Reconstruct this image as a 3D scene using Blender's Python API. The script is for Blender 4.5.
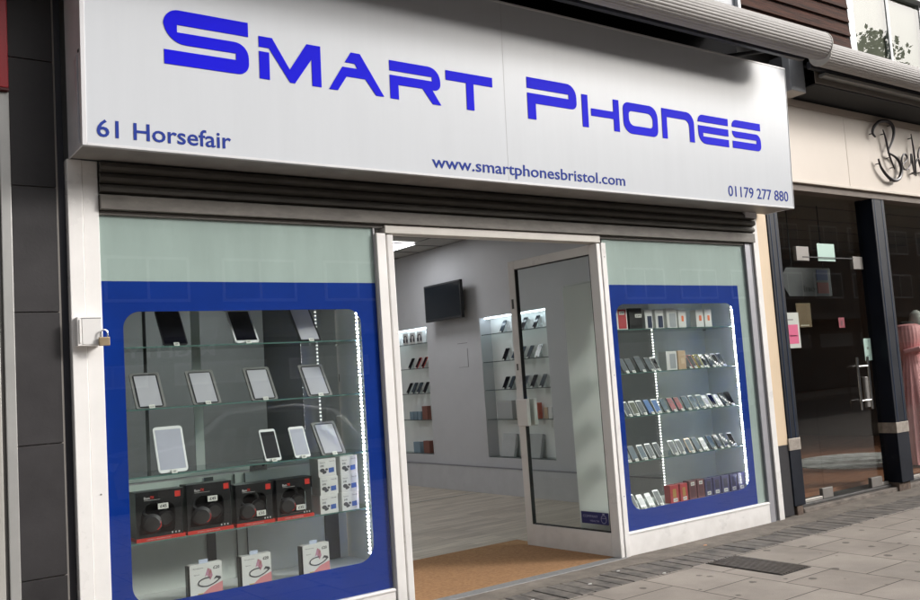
import bpy, bmesh, math, random
from mathutils import Vector, Matrix
from mathutils.geometry import tessellate_polygon
random.seed(7)
S = bpy.context.scene
for o in list(bpy.data.objects): bpy.data.objects.remove(o)
COL = S.collection
R = math.radians

# ------------------------------------------------------------------ camera
cd = bpy.data.cameras.new('camera'); cam = bpy.data.objects.new('camera', cd); COL.objects.link(cam)
r_ = Vector((0.81298351, -0.57832026, -0.06784905)); u_ = Vector((0.00452702, -0.11024067, 0.99389461)); f_ = Vector((0.58226911, 0.80832708, 0.08700578))
m = Matrix((r_, u_, -f_)).transposed().to_4x4(); m.translation = Vector((0, -5.5106, 1.55)); cam.matrix_world = m
cd.sensor_width = 36; cd.lens = 911.09 / 920 * 36; cd.clip_start = .05; cd.clip_end = 600
S.camera = cam

# ------------------------------------------------------------------ light: overcast day
W = bpy.data.worlds.new('World'); S.world = W; W.use_nodes = True
nt = W.node_tree; nt.nodes.clear()
sk = nt.nodes.new('ShaderNodeTexSky'); sk.sky_type = 'NISHITA'; sk.sun_disc = False
sk.sun_elevation = R(26); sk.sun_rotation = R(130); sk.dust_density = 6; sk.air_density = 1.2
hs = nt.nodes.new('ShaderNodeHueSaturation'); hs.inputs['Saturation'].default_value = .22
bg = nt.nodes.new('ShaderNodeBackground'); bg.inputs['Strength'].default_value = .15
wo = nt.nodes.new('ShaderNodeOutputWorld')
nt.links.new(sk.outputs[0], hs.inputs['Color']); nt.links.new(hs.outputs[0], bg.inputs[0]); nt.links.new(bg.outputs[0], wo.inputs[0])
sd = bpy.data.lights.new('sun', 'SUN'); sun = bpy.data.objects.new('sun', sd); COL.objects.link(sun)
sd.energy = 1.45; sd.angle = R(10); sd.color = (1, .96, .92)
sdir = Vector((.77 * math.cos(R(26)), -.64 * math.cos(R(26)), math.sin(R(26))))
sun.rotation_euler = sdir.to_track_quat('Z', 'Y').to_euler(); sun.location = (0, -10, 20)
S.view_settings.view_transform = 'Standard'; S.view_settings.look = 'None'
S.view_settings.exposure = 0.50; S.view_settings.gamma = 1; S.view_settings.use_curve_mapping = False
S.cycles.max_bounces = 10; S.cycles.transparent_max_bounces = 24; S.cycles.glossy_bounces = 4
S.cycles.diffuse_bounces = 5
S.cycles.use_denoising = True
S.cycles.caustics_reflective = False; S.cycles.caustics_refractive = False

# ------------------------------------------------------------------ materials
MATS = {}
def mat(name, col, rough=.5, metal=0, var=0, vs=6, bump=0, bs=40, spec=.5, stretch=(1, 1, 1), col2=None, coat=0, rv=0, dirt=0):
    if name in MATS: return MATS[name]
    m = bpy.data.materials.new(name); m.use_nodes = True; t = m.node_tree; p = t.nodes['Principled BSDF']
    p.inputs['Base Color'].default_value = (*col, 1); p.inputs['Roughness'].default_value = rough
    p.inputs['Metallic'].default_value = metal; p.inputs['Specular IOR Level'].default_value = spec
    if coat: p.inputs['Coat Weight'].default_value = coat; p.inputs['Coat Roughness'].default_value = .05
    if var or bump or rv:
        tc = t.nodes.new('ShaderNodeTexCoord'); mp = t.nodes.new('ShaderNodeMapping'); mp.inputs['Scale'].default_value = stretch
        t.links.new(tc.outputs['Object'], mp.inputs[0])
    if var or rv:
        n = t.nodes.new('ShaderNodeTexNoise'); n.inputs['Scale'].default_value = vs; n.inputs['Detail'].default_value = 7; n.inputs['Roughness'].default_value = .62
        t.links.new(mp.outputs[0], n.inputs['Vector'])
    if var:
        r = t.nodes.new('ShaderNodeValToRGB'); r.color_ramp.elements[0].position = .3; r.color_ramp.elements[1].position = .7
        a = [max(0, c * (1 - var)) for c in (col2 or col)]; b = [min(1, c * (1 + var * .7)) for c in col]
        r.color_ramp.elements[0].color = (*a, 1); r.color_ramp.elements[1].color = (*b, 1)
        t.links.new(n.outputs[0], r.inputs[0]); t.links.new(r.outputs[0], p.inputs['Base Color'])
    if rv:
        mr = t.nodes.new('ShaderNodeMapRange'); mr.inputs[3].default_value = max(.02, rough - rv); mr.inputs[4].default_value = rough + rv
        mr.inputs[1].default_value = .3; mr.inputs[2].default_value = .7
        t.links.new(n.outputs[0], mr.inputs[0]); t.links.new(mr.outputs[0], p.inputs['Roughness'])
    if bump:
        n2 = t.nodes.new('ShaderNodeTexNoise'); n2.inputs['Scale'].default_value = bs; n2.inputs['Detail'].default_value = 5
        t.links.new(mp.outputs[0], n2.inputs['Vector'])
        b = t.nodes.new('ShaderNodeBump'); b.inputs['Strength'].default_value = bump; b.inputs['Distance'].default_value = .01
        t.links.new(n2.outputs[0], b.inputs['Height']); t.links.new(b.outputs[0], p.inputs['Normal'])
    if dirt:
        ge = t.nodes.new('ShaderNodeNewGeometry'); sz = t.nodes.new('ShaderNodeSeparateXYZ'); t.links.new(ge.outputs['Position'], sz.inputs[0])
        dn = t.nodes.new('ShaderNodeTexNoise'); dn.inputs['Scale'].default_value = 9; dn.inputs['Detail'].default_value = 8; t.links.new(ge.outputs['Position'], dn.inputs['Vector'])
        ad = t.nodes.new('ShaderNodeMath'); ad.operation = 'MULTIPLY_ADD'; ad.inputs[1].default_value = .42; ad.inputs[2].default_value = -.21; t.links.new(dn.outputs[0], ad.inputs[0])
        zz = t.nodes.new('ShaderNodeMath'); zz.operation = 'SUBTRACT'; t.links.new(sz.outputs['Z'], zz.inputs[0]); t.links.new(ad.outputs[0], zz.inputs[1])
        mr2 = t.nodes.new('ShaderNodeMapRange'); mr2.inputs[1].default_value = 0; mr2.inputs[2].default_value = .16; mr2.inputs[3].default_value = dirt; mr2.inputs[4].default_value = 0; t.links.new(zz.outputs[0], mr2.inputs[0])
        mxd = t.nodes.new('ShaderNodeMix'); mxd.data_type = 'RGBA'; mxd.inputs[7].default_value = (.16, .13, .10, 1); t.links.new(mr2.outputs[0], mxd.inputs[0])
        src = p.inputs['Base Color'].links[0].from_socket if p.inputs['Base Color'].links else None
        if src: t.links.new(src, mxd.inputs[6])
        else: mxd.inputs[6].default_value = (*col, 1)
        t.links.new(mxd.outputs[2], p.inputs['Base Color'])
    MATS[name] = m; return m
def translucent(name, col):
    m = bpy.data.materials.new(name); m.use_nodes = True; t = m.node_tree; t.nodes.clear()
    o = t.nodes.new('ShaderNodeOutputMaterial'); a = t.nodes.new('ShaderNodeAddShader'); d = t.nodes.new('ShaderNodeBsdfDiffuse'); r = t.nodes.new('ShaderNodeBsdfTranslucent')
    d.inputs[0].default_value = (*[c * .55 for c in col], 1); r.inputs[0].default_value = (*[c * .45 for c in col], 1)
    t.links.new(d.outputs[0], a.inputs[0]); t.links.new(r.outputs[0], a.inputs[1]); t.links.new(a.outputs[0], o.inputs[0]); MATS[name] = m; return m
def emit(name, col, st):
    if name in MATS: return MATS[name]
    m = bpy.data.materials.new(name); m.use_nodes = True; p = m.node_tree.nodes['Principled BSDF']
    p.inputs['Base Color'].default_value = (*col, 1); p.inputs['Emission Color'].default_value = (*col, 1); p.inputs['Emission Strength'].default_value = st
    MATS[name] = m; return m
def glass(name, tint, rough=0.0, ior=1.5):
    if name in MATS: return MATS[name]
    m = bpy.data.materials.new(name); m.use_nodes = True; t = m.node_tree; t.nodes.clear()
    o = t.nodes.new('ShaderNodeOutputMaterial'); mx = t.nodes.new('ShaderNodeMixShader'); fr = t.nodes.new('ShaderNodeFresnel'); fr.inputs[0].default_value = ior
    tr = t.nodes.new('ShaderNodeBsdfTransparent'); tr.inputs[0].default_value = (*tint, 1)
    gl = t.nodes.new('ShaderNodeBsdfGlossy'); gl.inputs['Roughness'].default_value = rough
    ge = t.nodes.new('ShaderNodeNewGeometry'); sb = t.nodes.new('ShaderNodeMath'); sb.operation = 'SUBTRACT'; sb.inputs[0].default_value = 1
    ml = t.nodes.new('ShaderNodeMath'); ml.operation = 'MULTIPLY'; t.links.new(ge.outputs['Backfacing'], sb.inputs[1]); t.links.new(fr.outputs[0], ml.inputs[0]); t.links.new(sb.outputs[0], ml.inputs[1])
    t.links.new(ml.outputs[0], mx.inputs[0]); t.links.new(tr.outputs[0], mx.inputs[1]); t.links.new(gl.outputs[0], mx.inputs[2]); t.links.new(mx.outputs[0], o.inputs[0])
    MATS[name] = m; return m

white_frame = mat('white_painted_frame', (.80, .785, .77), .32, var=.06, vs=3, bump=.02, bs=90, rv=.08, dirt=.15)
sign_face = mat('acrylic_sign_face', (.575, .60, .635), .22, var=.018, vs=2.2, spec=.35, stretch=(5, 1, .35))
sign_metal = mat('sign_return_metal', (.70, .70, .73), .42, metal=.1, var=.12, vs=4, rv=.1)
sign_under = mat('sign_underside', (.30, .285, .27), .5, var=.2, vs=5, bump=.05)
blue_letter = mat('blue_sign_vinyl', (.006, .004, .64), .6, var=.04, vs=2, spec=.08)
navy_letter = mat('navy_sign_vinyl', (.022, .045, .27), .6, spec=.1)
blue_panel = mat('blue_window_vinyl', (.001, .034, .30), .6, var=.12, vs=1.6, spec=.1)
frosted = mat('frosted_film', (.46, .54, .525), .4, var=.10, vs=2.2, spec=.3, stretch=(3, 1, .6))
pane_m = glass('window_glass', (.93, .95, .94), ior=1.75)
shelf_glass = glass('shelf_glass', (.88, .93, .91))
shelf_edge = mat('shelf_glass_edge', (.10, .19, .17), .15)
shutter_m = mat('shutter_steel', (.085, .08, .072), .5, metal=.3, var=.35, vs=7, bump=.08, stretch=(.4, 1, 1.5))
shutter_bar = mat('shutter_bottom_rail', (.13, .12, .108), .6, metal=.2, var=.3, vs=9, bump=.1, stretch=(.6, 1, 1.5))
grey_channel = mat('grey_guide_channel', (.33, .33, .36), .45, metal=.3, var=.1, vs=6)
rubber = mat('black_gasket', (.015, .015, .017), .6)
tile_m = None

# ------------------------------------------------------------------ mesh helpers
class MB:
    def __init__(s): s.v = []; s.f = []; s.mi = []; s.cur = 0
    def add(s, vs, fs):
        b = len(s.v); s.v += [tuple(x) for x in vs]; s.f += [tuple(b + i for i in f) for f in fs]; s.mi += [s.cur] * len(fs); return s
    def box(s, x0, x1, y0, y1, z0, z1):
        return s.add([(x0, y0, z0), (x1, y0, z0), (x1, y1, z0), (x0, y1, z0), (x0, y0, z1), (x1, y0, z1), (x1, y1, z1), (x0, y1, z1)],
                     [(0, 3, 2, 1), (4, 5, 6, 7), (0, 1, 5, 4), (1, 2, 6, 5), (2, 3, 7, 6), (3, 0, 4, 7)])
    def prism(s, poly, a0, a1, axis='x'):
        n = len(poly)
        P = {'x': lambda a, p: (a, p[0], p[1]), 'y': lambda a, p: (p[0], a, p[1]), 'z': lambda a, p: (p[0], p[1], a)}[axis]
        return s.add([P(a0, p) for p in poly] + [P(a1, p) for p in poly], [tuple(range(n)), tuple(range(2 * n - 1, n - 1, -1))] + [(i, i + n, (i + 1) % n + n, (i + 1) % n) for i in range(n)])
    def tube(s, pts, rad, n=8, caps=True):
        pts = [Vector(p) for p in pts]; rings = []; K = len(pts)
        rad = rad if isinstance(rad, (list, tuple)) else [rad] * K
        up = None
        for i, p in enumerate(pts):
            d = (pts[min(i + 1, K - 1)] - pts[max(i - 1, 0)]).normalized()
            if up is None: up = Vector((0, 0, 1)) if abs(d.z) < .9 else Vector((1, 0, 0))
            a = d.cross(up)
            if a.length < 1e-4: a = d.cross(Vector((0, 1, 0)))
            a.normalize(); b = a.cross(d).normalized(); up = b
            rings.append([p + a * rad[i] * math.cos(2 * math.pi * k / n) + b * rad[i] * math.sin(2 * math.pi * k / n) for k in range(n)])
        vs = [v for r in rings for v in r]; fs = []
        for i in range(K - 1):
            for k in range(n): fs.append((i * n + k, i * n + (k + 1) % n, (i + 1) * n + (k + 1) % n, (i + 1) * n + k))
        if caps: fs += [tuple(range(n - 1, -1, -1)), tuple((K - 1) * n + k for k in range(n))]
        return s.add(vs, fs)
    def lathe(s, prof, c=(0, 0, 0), n=24, sx=1, sy=1):
        vs = [(c[0] + r * sx * math.cos(2 * math.pi * k / n), c[1] + r * sy * math.sin(2 * math.pi * k / n), c[2] + z) for r, z in prof for k in range(n)]
        fs = [(i * n + k, i * n + (k + 1) % n, (i + 1) * n + (k + 1) % n, (i + 1) * n + k) for i in range(len(prof) - 1) for k in range(n)]
        fs += [tuple(range(n - 1, -1, -1)), tuple((len(prof) - 1) * n + k for k in range(n))]
        return s.add(vs, fs)
    def plate(s, loops, fn, t):
        """filled outline (first loop outer, others holes); fn maps (u, v, w) to xyz"""
        L = [[Vector((a, b, 0)) for a, b in l] for l in loops]; flat = [p for l in L for p in l]; n = len(flat)
        tri = tessellate_polygon(L)
        vs = [fn(p.x, p.y, 0) for p in flat] + [fn(p.x, p.y, t) for p in flat]
        fs = [tuple(x) for x in tri] + [tuple(i + n for i in reversed(x)) for x in tri]; b = 0
        for l in L:
            k = len(l); fs += [(b + i, b + (i + 1) % k, b + (i + 1) % k + n, b + i + n) for i in range(k)]; b += k
        return s.add(vs, fs)
    def mesh(s, name, mats, off=(0, 0, 0), smooth=False, recalc=True):
        me = bpy.data.meshes.new(name)
        me.from_pydata([(v[0] - off[0], v[1] - off[1], v[2] - off[2]) for v in s.v], [], s.f)
        mats = mats if isinstance(mats, (list, tuple)) else [mats]
        for q in mats: me.materials.append(q)
        me.polygons.foreach_set('material_index', s.mi)
        if recalc:
            bm = bmesh.new(); bm.from_mesh(me); bmesh.ops.recalc_face_normals(bm, faces=bm.faces); bm.to_mesh(me); bm.free()
        if smooth:
            me.polygons.foreach_set('use_smooth', [True] * len(me.polygons))
            try: me.set_sharp_from_angle(angle=R(35))
            except Exception: pass
        me.update(); return me
    def build(s, name, mats, parent=None, bevel=0, smooth=False, world=True, label=None):
        off = wloc(parent) if (parent and world) else (0, 0, 0)
        o = bpy.data.objects.new(name, s.mesh(name, mats, off, smooth)); COL.objects.link(o)
        if parent: o.parent = parent
        if bevel:
            b = o.modifiers.new('bevel', 'BEVEL'); b.width = bevel; b.segments = 2; b.limit_method = 'ANGLE'; b.angle_limit = R(40)
        if label: o['label'] = label
        return o
def wloc(o):
    v = Vector((0, 0, 0))
    while o: v += o.location; o = o.parent
    return v
def tag(o, label, cat, group=None):
    o['label'] = label; o['category'] = cat
    if group: o['group'] = group
    return o
def thing(name, label, cat, loc=(0, 0, 0), rz=0, group=None):
    o = bpy.data.objects.new(name, None); COL.objects.link(o); o.location = loc; o.rotation_euler = (0, 0, rz); o.empty_display_size = .1
    return tag(o, label, cat, group)
def struct(name, mb, mats, **k):
    o = mb.build(name, mats, **k); o['kind'] = 'structure'; return o
def rounded(pts, seg=8):
    """polygon corners (x, y[, radius]) -> points"""
    out = []; n = len(pts)
    for i, p in enumerate(pts):
        if len(p) < 3: out.append((p[0], p[1])); continue
        c = Vector(p[:2]); a = Vector(pts[i - 1][:2]); b = Vector(pts[(i + 1) % n][:2]); r = p[2]
        da = (a - c); db = (b - c); r = min(r, da.length * .98, db.length * .98); da.normalize(); db.normalize()
        p0 = c + da * r; p2 = c + db * r
        for k in range(seg + 1):
            th = k / seg * math.pi / 2; q = c + da * r * (1 - math.sin(th)) + db * r * (1 - math.cos(th)); out.append((q.x, q.y))
    return out
_tc = {}
def text_mesh(s, bold=.0, ext=.004):
    k = (s, bold, ext)
    if k in _tc: return _tc[k]
    cu = bpy.data.curves.new('txt', 'FONT'); cu.body = s; cu.size = 1; cu.offset = bold; cu.extrude = ext; cu.resolution_u = 3
    o = bpy.data.objects.new('txt', cu); COL.objects.link(o); bpy.context.view_layer.update()
    me = bpy.data.meshes.new_from_object(o.evaluated_get(bpy.context.evaluated_depsgraph_get()))
    bpy.data.objects.remove(o)
    v = [tuple(x.co) for x in me.vertices]; f = [tuple(p.vertices) for p in me.polygons]; _tc[k] = (v, f); return v, f
def add_text(mb, s, u0, u1, v0, v1, fn, bold=.0, depth=.001):
    """text squeezed into the rectangle; fn(u, v, w)"""
    v, f = text_mesh(s, bold); xs = [p[0] for p in v]; ys = [p[1] for p in v]; zs = [p[2] for p in v]
    x0, x1, y0, y1 = min(xs), max(xs), min(ys), max(ys); z0, z1 = min(zs), max(zs)
    mb.add([fn(u0 + (p[0] - x0) / (x1 - x0) * (u1 - u0), v0 + (p[1] - y0) / (y1 - y0) * (v1 - v0), (p[2] - z0) / (z1 - z0) * depth) for p in v], f)

# =================================================================== GROUND
def paving_mat():
    m = bpy.data.materials.new('paving_slabs'); m.use_nodes = True; t = m.node_tree; p = t.nodes['Principled BSDF']; L = t.links.new
    tc = t.nodes.new('ShaderNodeTexCoord'); mp = t.nodes.new('ShaderNodeMapping')
    mp.inputs['Rotation'].default_value = (0, 0, R(90)); mp.inputs['Location'].default_value = (-.945, -5.50, 0)
    # brick rows run along world y : u = y-ish, v = x
    sx = t.nodes.new('ShaderNodeSeparateXYZ'); L(tc.outputs['Object'], sx.inputs[0])
    au = t.nodes.new('ShaderNodeMath'); au.operation = 'ADD'; au.inputs[1].default_value = 40.5 * .5475 * 1 + 1.5 - 40 * .5475 + 40 * .5475
    L(sx.outputs['Y'], au.inputs[0])
    av = t.nodes.new('ShaderNodeMath'); av.operation = 'ADD'; av.inputs[1].default_value = -5.5 + 40 * .54; L(sx.outputs['X'], av.inputs[0])
    cx = t.nodes.new('ShaderNodeCombineXYZ'); L(au.outputs[0], cx.inputs[0]); L(av.outputs[0], cx.inputs[1])
    br = t.nodes.new('ShaderNodeTexBrick'); br.offset = .5; br.inputs['Scale'].default_value = 1; br.inputs['Brick Width'].default_value = .5475; br.inputs['Row Height'].default_value = .54
    br.inputs['Mortar Size'].default_value = .006; br.inputs['Mortar Smooth'].default_value = .3
    br.inputs['Color1'].default_value = (.30, .262, .228, 1); br.inputs['Color2'].default_value = (.36, .317, .278, 1); br.inputs['Mortar'].default_value = (.075, .065, .055, 1)
    br.inputs['Bias'].default_value = 0
    L(cx.outputs[0], br.inputs['Vector'])
    n = t.nodes.new('ShaderNodeTexNoise'); n.inputs['Scale'].default_value = 1.7; n.inputs['Detail'].default_value = 9; n.inputs['Roughness'].default_value = .65; L(tc.outputs['Object'], n.inputs['Vector'])
    rm = t.nodes.new('ShaderNodeMapRange'); rm.inputs[1].default_value = .3; rm.inputs[2].default_value = .7; rm.inputs[3].default_value = .78; rm.inputs[4].default_value = 1.15; L(n.outputs[0], rm.inputs[0])
    mx = t.nodes.new('ShaderNodeMix'); mx.data_type = 'RGBA'; mx.blend_type = 'MULTIPLY'; mx.inputs[0].default_value = 1
    L(br.outputs[0], mx.inputs[6]); L(rm.outputs[0], mx.inputs[7])
    # gum spots
    vo = t.nodes.new('ShaderNodeTexVoronoi'); vo.voronoi_dimensions = '2D'; vo.inputs['Scale'].default_value = 3.4; vo.inputs['Randomness'].default_value = 1
    nd = t.nodes.new('ShaderNodeTexNoise'); nd.inputs['Scale'].default_value = 30; L(tc.outputs['Object'], nd.inputs['Vector'])
    dm = t.nodes.new('ShaderNodeMix'); dm.data_type = 'VECTOR'; dm.inputs[0].default_value = .035; L(tc.outputs['Object'], dm.inputs[4]); L(nd.outputs[1], dm.inputs[5])
    L(dm.outputs[1], vo.inputs['Vector'])
    sp = t.nodes.new('ShaderNodeSeparateColor'); L(vo.outputs['Color'], sp.inputs[0])
    th = t.nodes.new('ShaderNodeMath'); th.operation = 'MULTIPLY'; th.inputs[1].default_value = .115; L(sp.outputs[0], th.inputs[0])
    lt = t.nodes.new('ShaderNodeMath'); lt.operation = 'SUBTRACT'; L(th.outputs[0], lt.inputs[0]); L(vo.outputs['Distance'], lt.inputs[1])
    ss = t.nodes.new('ShaderNodeMapRange'); ss.inputs[1].default_value = -.012; ss.inputs[2].default_value = .012; ss.inputs[3].default_value = 0; ss.inputs[4].default_value = .72; L(lt.outputs[0], ss.inputs[0])
    m2 = t.nodes.new('ShaderNodeMix'); m2.data_type = 'RGBA'; m2.inputs[7].default_value = (.06, .052, .045, 1); L(ss.outputs[0], m2.inputs[0]); L(mx.outputs[2], m2.inputs[6])
    n3 = t.nodes.new('ShaderNodeTexNoise'); n3.inputs['Scale'].default_value = 160; n3.inputs['Detail'].default_value = 4; L(tc.outputs['Object'], n3.inputs['Vector'])
    r3 = t.nodes.new('ShaderNodeMapRange'); r3.inputs[3].default_value = .72; r3.inputs[4].default_value = 1.28; L(n3.outputs[0], r3.inputs[0])
    m3 = t.nodes.new('ShaderNodeMix'); m3.data_type = 'RGBA'; m3.blend_type = 'MULTIPLY'; m3.inputs[0].default_value = 1; L(m2.outputs[2], m3.inputs[6]); L(r3.outputs[0], m3.inputs[7])
    L(m3.outputs[2], p.inputs['Base Color']); p.inputs['Roughness'].default_value = .85
    b = t.nodes.new('ShaderNodeBump'); b.inputs['Strength'].default_value = .35; b.inputs['Distance'].default_value = .004
    ad = t.nodes.new('ShaderNodeMath'); ad.operation = 'MULTIPLY_ADD'; ad.inputs[1].default_value = -3; L(br.outputs['Fac'], ad.inputs[0]); L(n3.outputs[0], ad.inputs[2])
    L(ad.outputs[0], b.inputs['Height']); L(b.outputs[0], p.inputs['Normal'])
    return m
struct('ground', MB().add([(-120, -160, -.13), (160, -160, -.13), (160, 80, -.13), (-120, 80, -.13)], [(0, 1, 2, 3)]), mat('earth', (.1, .09, .08), .9))
struct('pavement', MB().box(-40, 60, -7.6, -.655, -.125, 0), paving_mat())
struct('kerb', MB().box(-40, 60, -7.78, -7.603, -.125, .003), mat('kerb_stone', (.3, .29, .28), .8, var=.2, bump=.2), bevel=.012)
struct('road', MB().box(-40, 60, -14.6, -7.78, -.128, -.11), mat('asphalt', (.05, .05, .052), .85, var=.25, vs=20, bump=.4, bs=120))
struct('far_pavement', MB().box(-40, 60, -18, -14.6, -.126, 0), mat('far_paving', (.27, .25, .23), .85, var=.2, vs=3))
# concrete apron against the shopfront, slightly uneven front edge
apron = MB(); N = 240; ex = [(-6 + i * 20 / N) for i in range(N + 1)]
ey = [-.30 + .035 * math.sin(x * 1.7) + .02 * math.sin(x * 6.1 + 1) + random.uniform(-.008, .008) for x in ex]
vs = []
for x, y in zip(ex, ey): vs += [(x, y, -.01), (x, y, .006), (x, -.15, .009 + .002 * math.sin(x * 5)), (x, .12, .009)]
fs = []
for i in range(N):
    for k in range(3): fs.append((i * 4 + k, i * 4 + k + 1, i * 4 + k + 5, i * 4 + k + 4))
apron.add(vs, fs)
struct('concrete_apron', apron, mat('old_concrete', (.19, .165, .14), .9, var=.38, vs=5, bump=.6, bs=35))
# sett strip : one course of long dark setts
se = MB(); x = -5
sb = MB().box(-6, 14, -.655, -.22, -.1, -.012)
struct('sett_bed', sb, mat('sett_mortar', (.07, .062, .055), .95, var=.2, vs=20))
while x < 14:
    w = .118 + random.uniform(-.006, .006); dz = random.uniform(-.002, .003); y0 = -.648 + random.uniform(-.005, .004)
    se.box(x, x + w, y0, -.26 + random.uniform(-.01, .01), -.011, .002 + dz); x += w + .010
struct('sett_strip', se, mat('stone_setts', (.19, .168, .148), .8, var=.35, vs=6, bump=.5, bs=50, col2=(.10, .095, .09)), bevel=.006)
# litter-free but worn: ribbed dark tile let into the paving
gt = thing('tactile_plate', 'dark ribbed rectangular plate set into the pavement slabs', 'pavement plate', (5.83, -1.0, 0))
g = MB().box(5.66, 6.01, -1.36, -.67, .001, .004); g.build('base_plate', mat('dark_iron', (.035, .03, .028), .6, metal=.2, var=.3, vs=18), gt)
g = MB()
for i in range(11): g.box(5.672 + i * .031, 5.688 + i * .031, -1.35, -.68, .004, .010)
g.build('ribs', mat('worn_iron', (.15, .13, .115), .6, metal=.3, var=.3, vs=18), gt, bevel=.002)

for i, (x, y, w_, lb_) in enumerate(((4.62, -.47, .02, 'small white paper scrap on the setts near the doormat'), (5.05, -.33, .017, 'tiny white scrap on setts just right of the doorway'), (6.2, -.22, .022, 'orange scrap on the concrete below the right window'), (5.2, -.66, .018, 'white scrap at the slab edge below the right window'), (4.05, -.5, .018, 'white scrap on setts at the bottom edge of the photo'))):
    g = MB(); g.add([(x - w_, y, .006), (x + w_ * .3, y - w_ * .8, .0055), (x + w_, y + w_ * .2, .009), (x, y + w_ * .7, .0065), (x - w_, y, .009), (x + w_ * .3, y - w_ * .8, .0085), (x + w_, y + w_ * .2, .012), (x, y + w_ * .7, .010)], [(0, 3, 2, 1), (4, 5, 6, 7), (0, 1, 5, 4), (1, 2, 6, 5), (2, 3, 7, 6), (3, 0, 4, 7)])
    tag(g.build('litter_scrap', mat('orange_scrap', (.6, .3, .15), .8) if i == 2 else mat('white_scrap', (.6, .59, .56), .8)), lb_, 'litter', 'scraps of litter outside the shop')

# =================================================================== LEFT SIDE : dark tiled pier, neighbour
tile_m = mat('dark_stone_tile', (.035, .033, .035), .5, spec=.3, var=.28, vs=2.6, bump=.05, bs=60, rv=.1)
grout = mat('pale_grout', (.30, .28, .26), .9)
pier = thing('tiled_pier', 'dark grey stone tiled pier left of the phone shop', 'pier', (1.06, .1, 0))
MB().box(.936, 1.178, .012, .40, 0, 6.4).build('grout_core', grout, pier)
tz = [0, .624, 1.35, 2.088, 2.806, 3.549, 4.29, 5.03, 5.77, 6.4]
for a, b in zip(tz, tz[1:]): MB().box(.93, 1.166, 0, .0115, a + .003, b - .003).build('tile', tile_m, pier, bevel=.0015)
MB().box(1.168, 1.216, .022, .4, 0, 6.4).build('dark_reveal', mat('dark_reveal_metal', (.02, .021, .03), .4, var=.1), pier)
nb = thing('grey_framed_shopfront', 'grey metal framed shopfront edge at far left of photo, red sign above', 'shopfront', (.6, .1, 0))
gm = mat('grey_aluminium', (.42, .42, .41), .4, metal=.4, var=.08, vs=4)
MB().box(.872, .926, -.03, .3, 0, 3.33).build('outer_jamb', gm, nb, bevel=.004)
MB().box(.855, .8705, -.015, .3, 0, 3.33).build('gasket', mat('dark_gap', (.10, .095, .09), .6), nb)
MB().box(.60, .853, -.025, .3, 0, 3.33).build('inner_jamb', mat('grey_aluminium_pale', (.46, .45, .42), .42, metal=.3, var=.08, vs=4), nb, bevel=.004)
MB().box(-3.5, .598, .05, .06, .4, 3.3).build('window_pane', pane_m, nb)
MB().box(-3.5, .598, 0, .1, 0, .4).build('stall_riser', gm, nb)
rs = thing('red_fascia_sign', 'red fascia sign at the top left edge beside dark tiles', 'sign', (-1, 0, 3.3))
MB().box(-3.5, .922, -.06, .25, 3.345, 4.6).build('sign_panel', mat('red_sign_paint', (.36, .012, .02), .35, var=.05), rs, bevel=.006)
MB().box(-3.5, .9225, -.058, .24, 3.332, 3.3445).build('sign_trim', mat('dark_red_trim', (.1, .01, .012), .5), rs)

# =================================================================== THE PHONE SHOP
shop = thing('phone_shop', 'white framed phone shop with blue bordered windows and open door', 'shop', (4.4, 0, 0))
wall_m = mat('shop_wall_paint', (.53, .54, .56), .45, var=.05, vs=1.5, spec=.35)
ceil_m = mat('ceiling_tile', (.40, .39, .37), .8, var=.05, vs=12, bump=.1)
# floor planks
def plank_mat():
    m = bpy.data.materials.new('grey_laminate'); m.use_nodes = True; t = m.node_tree; p = t.nodes['Principled BSDF']; L = t.links.new
    tc = t.nodes.new('ShaderNodeTexCoord'); br = t.nodes.new('ShaderNodeTexBrick'); br.offset = .37; br.inputs['Scale'].default_value = 1
    br.inputs['Brick Width'].default_value = 1.1; br.inputs['Row Height'].default_value = .13; br.inputs['Mortar Size'].default_value = .0015
    br.inputs['Color1'].default_value = (.44, .375, .30, 1); br.inputs['Color2'].default_value = (.60, .53, .44, 1); br.inputs['Mortar'].default_value = (.12, .115, .11, 1)
    L(tc.outputs['Object'], br.inputs['Vector'])
    mp = t.nodes.new('ShaderNodeMapping'); mp.inputs['Scale'].default_value = (1.2, 14, 1); L(tc.outputs['Object'], mp.inputs[0])
    n = t.nodes.new('ShaderNodeTexNoise'); n.inputs['Scale'].default_value = 2; n.inputs['Detail'].default_value = 8; L(mp.outputs[0], n.inputs['Vector'])
    r = t.nodes.new('ShaderNodeMapRange'); r.inputs[1].default_value = .25; r.inputs[2].default_value = .75; r.inputs[3].default_value = .62; r.inputs[4].default_value = 1.25; L(n.outputs[0], r.inputs[0])
    mx = t.nodes.new('ShaderNodeMix'); mx.data_type = 'RGBA'; mx.blend_type = 'MULTIPLY'; mx.inputs[0].default_value = 1; L(br.outputs[0], mx.inputs[6]); L(r.outputs[0], mx.inputs[7])
    L(mx.outputs[2], p.inputs['Base Color']); p.inputs['Roughness'].default_value = .38; return m
MB().box(1.25, 7.68, .056, 9.2, -.1, .002).build('shop_floor', plank_mat(), shop)
MB().box(4.3, 7.495, 4.67, 4.70, .0025, .008).build('floor_trim', mat('pale_trim', (.5, .49, .47), .4), shop)
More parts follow.
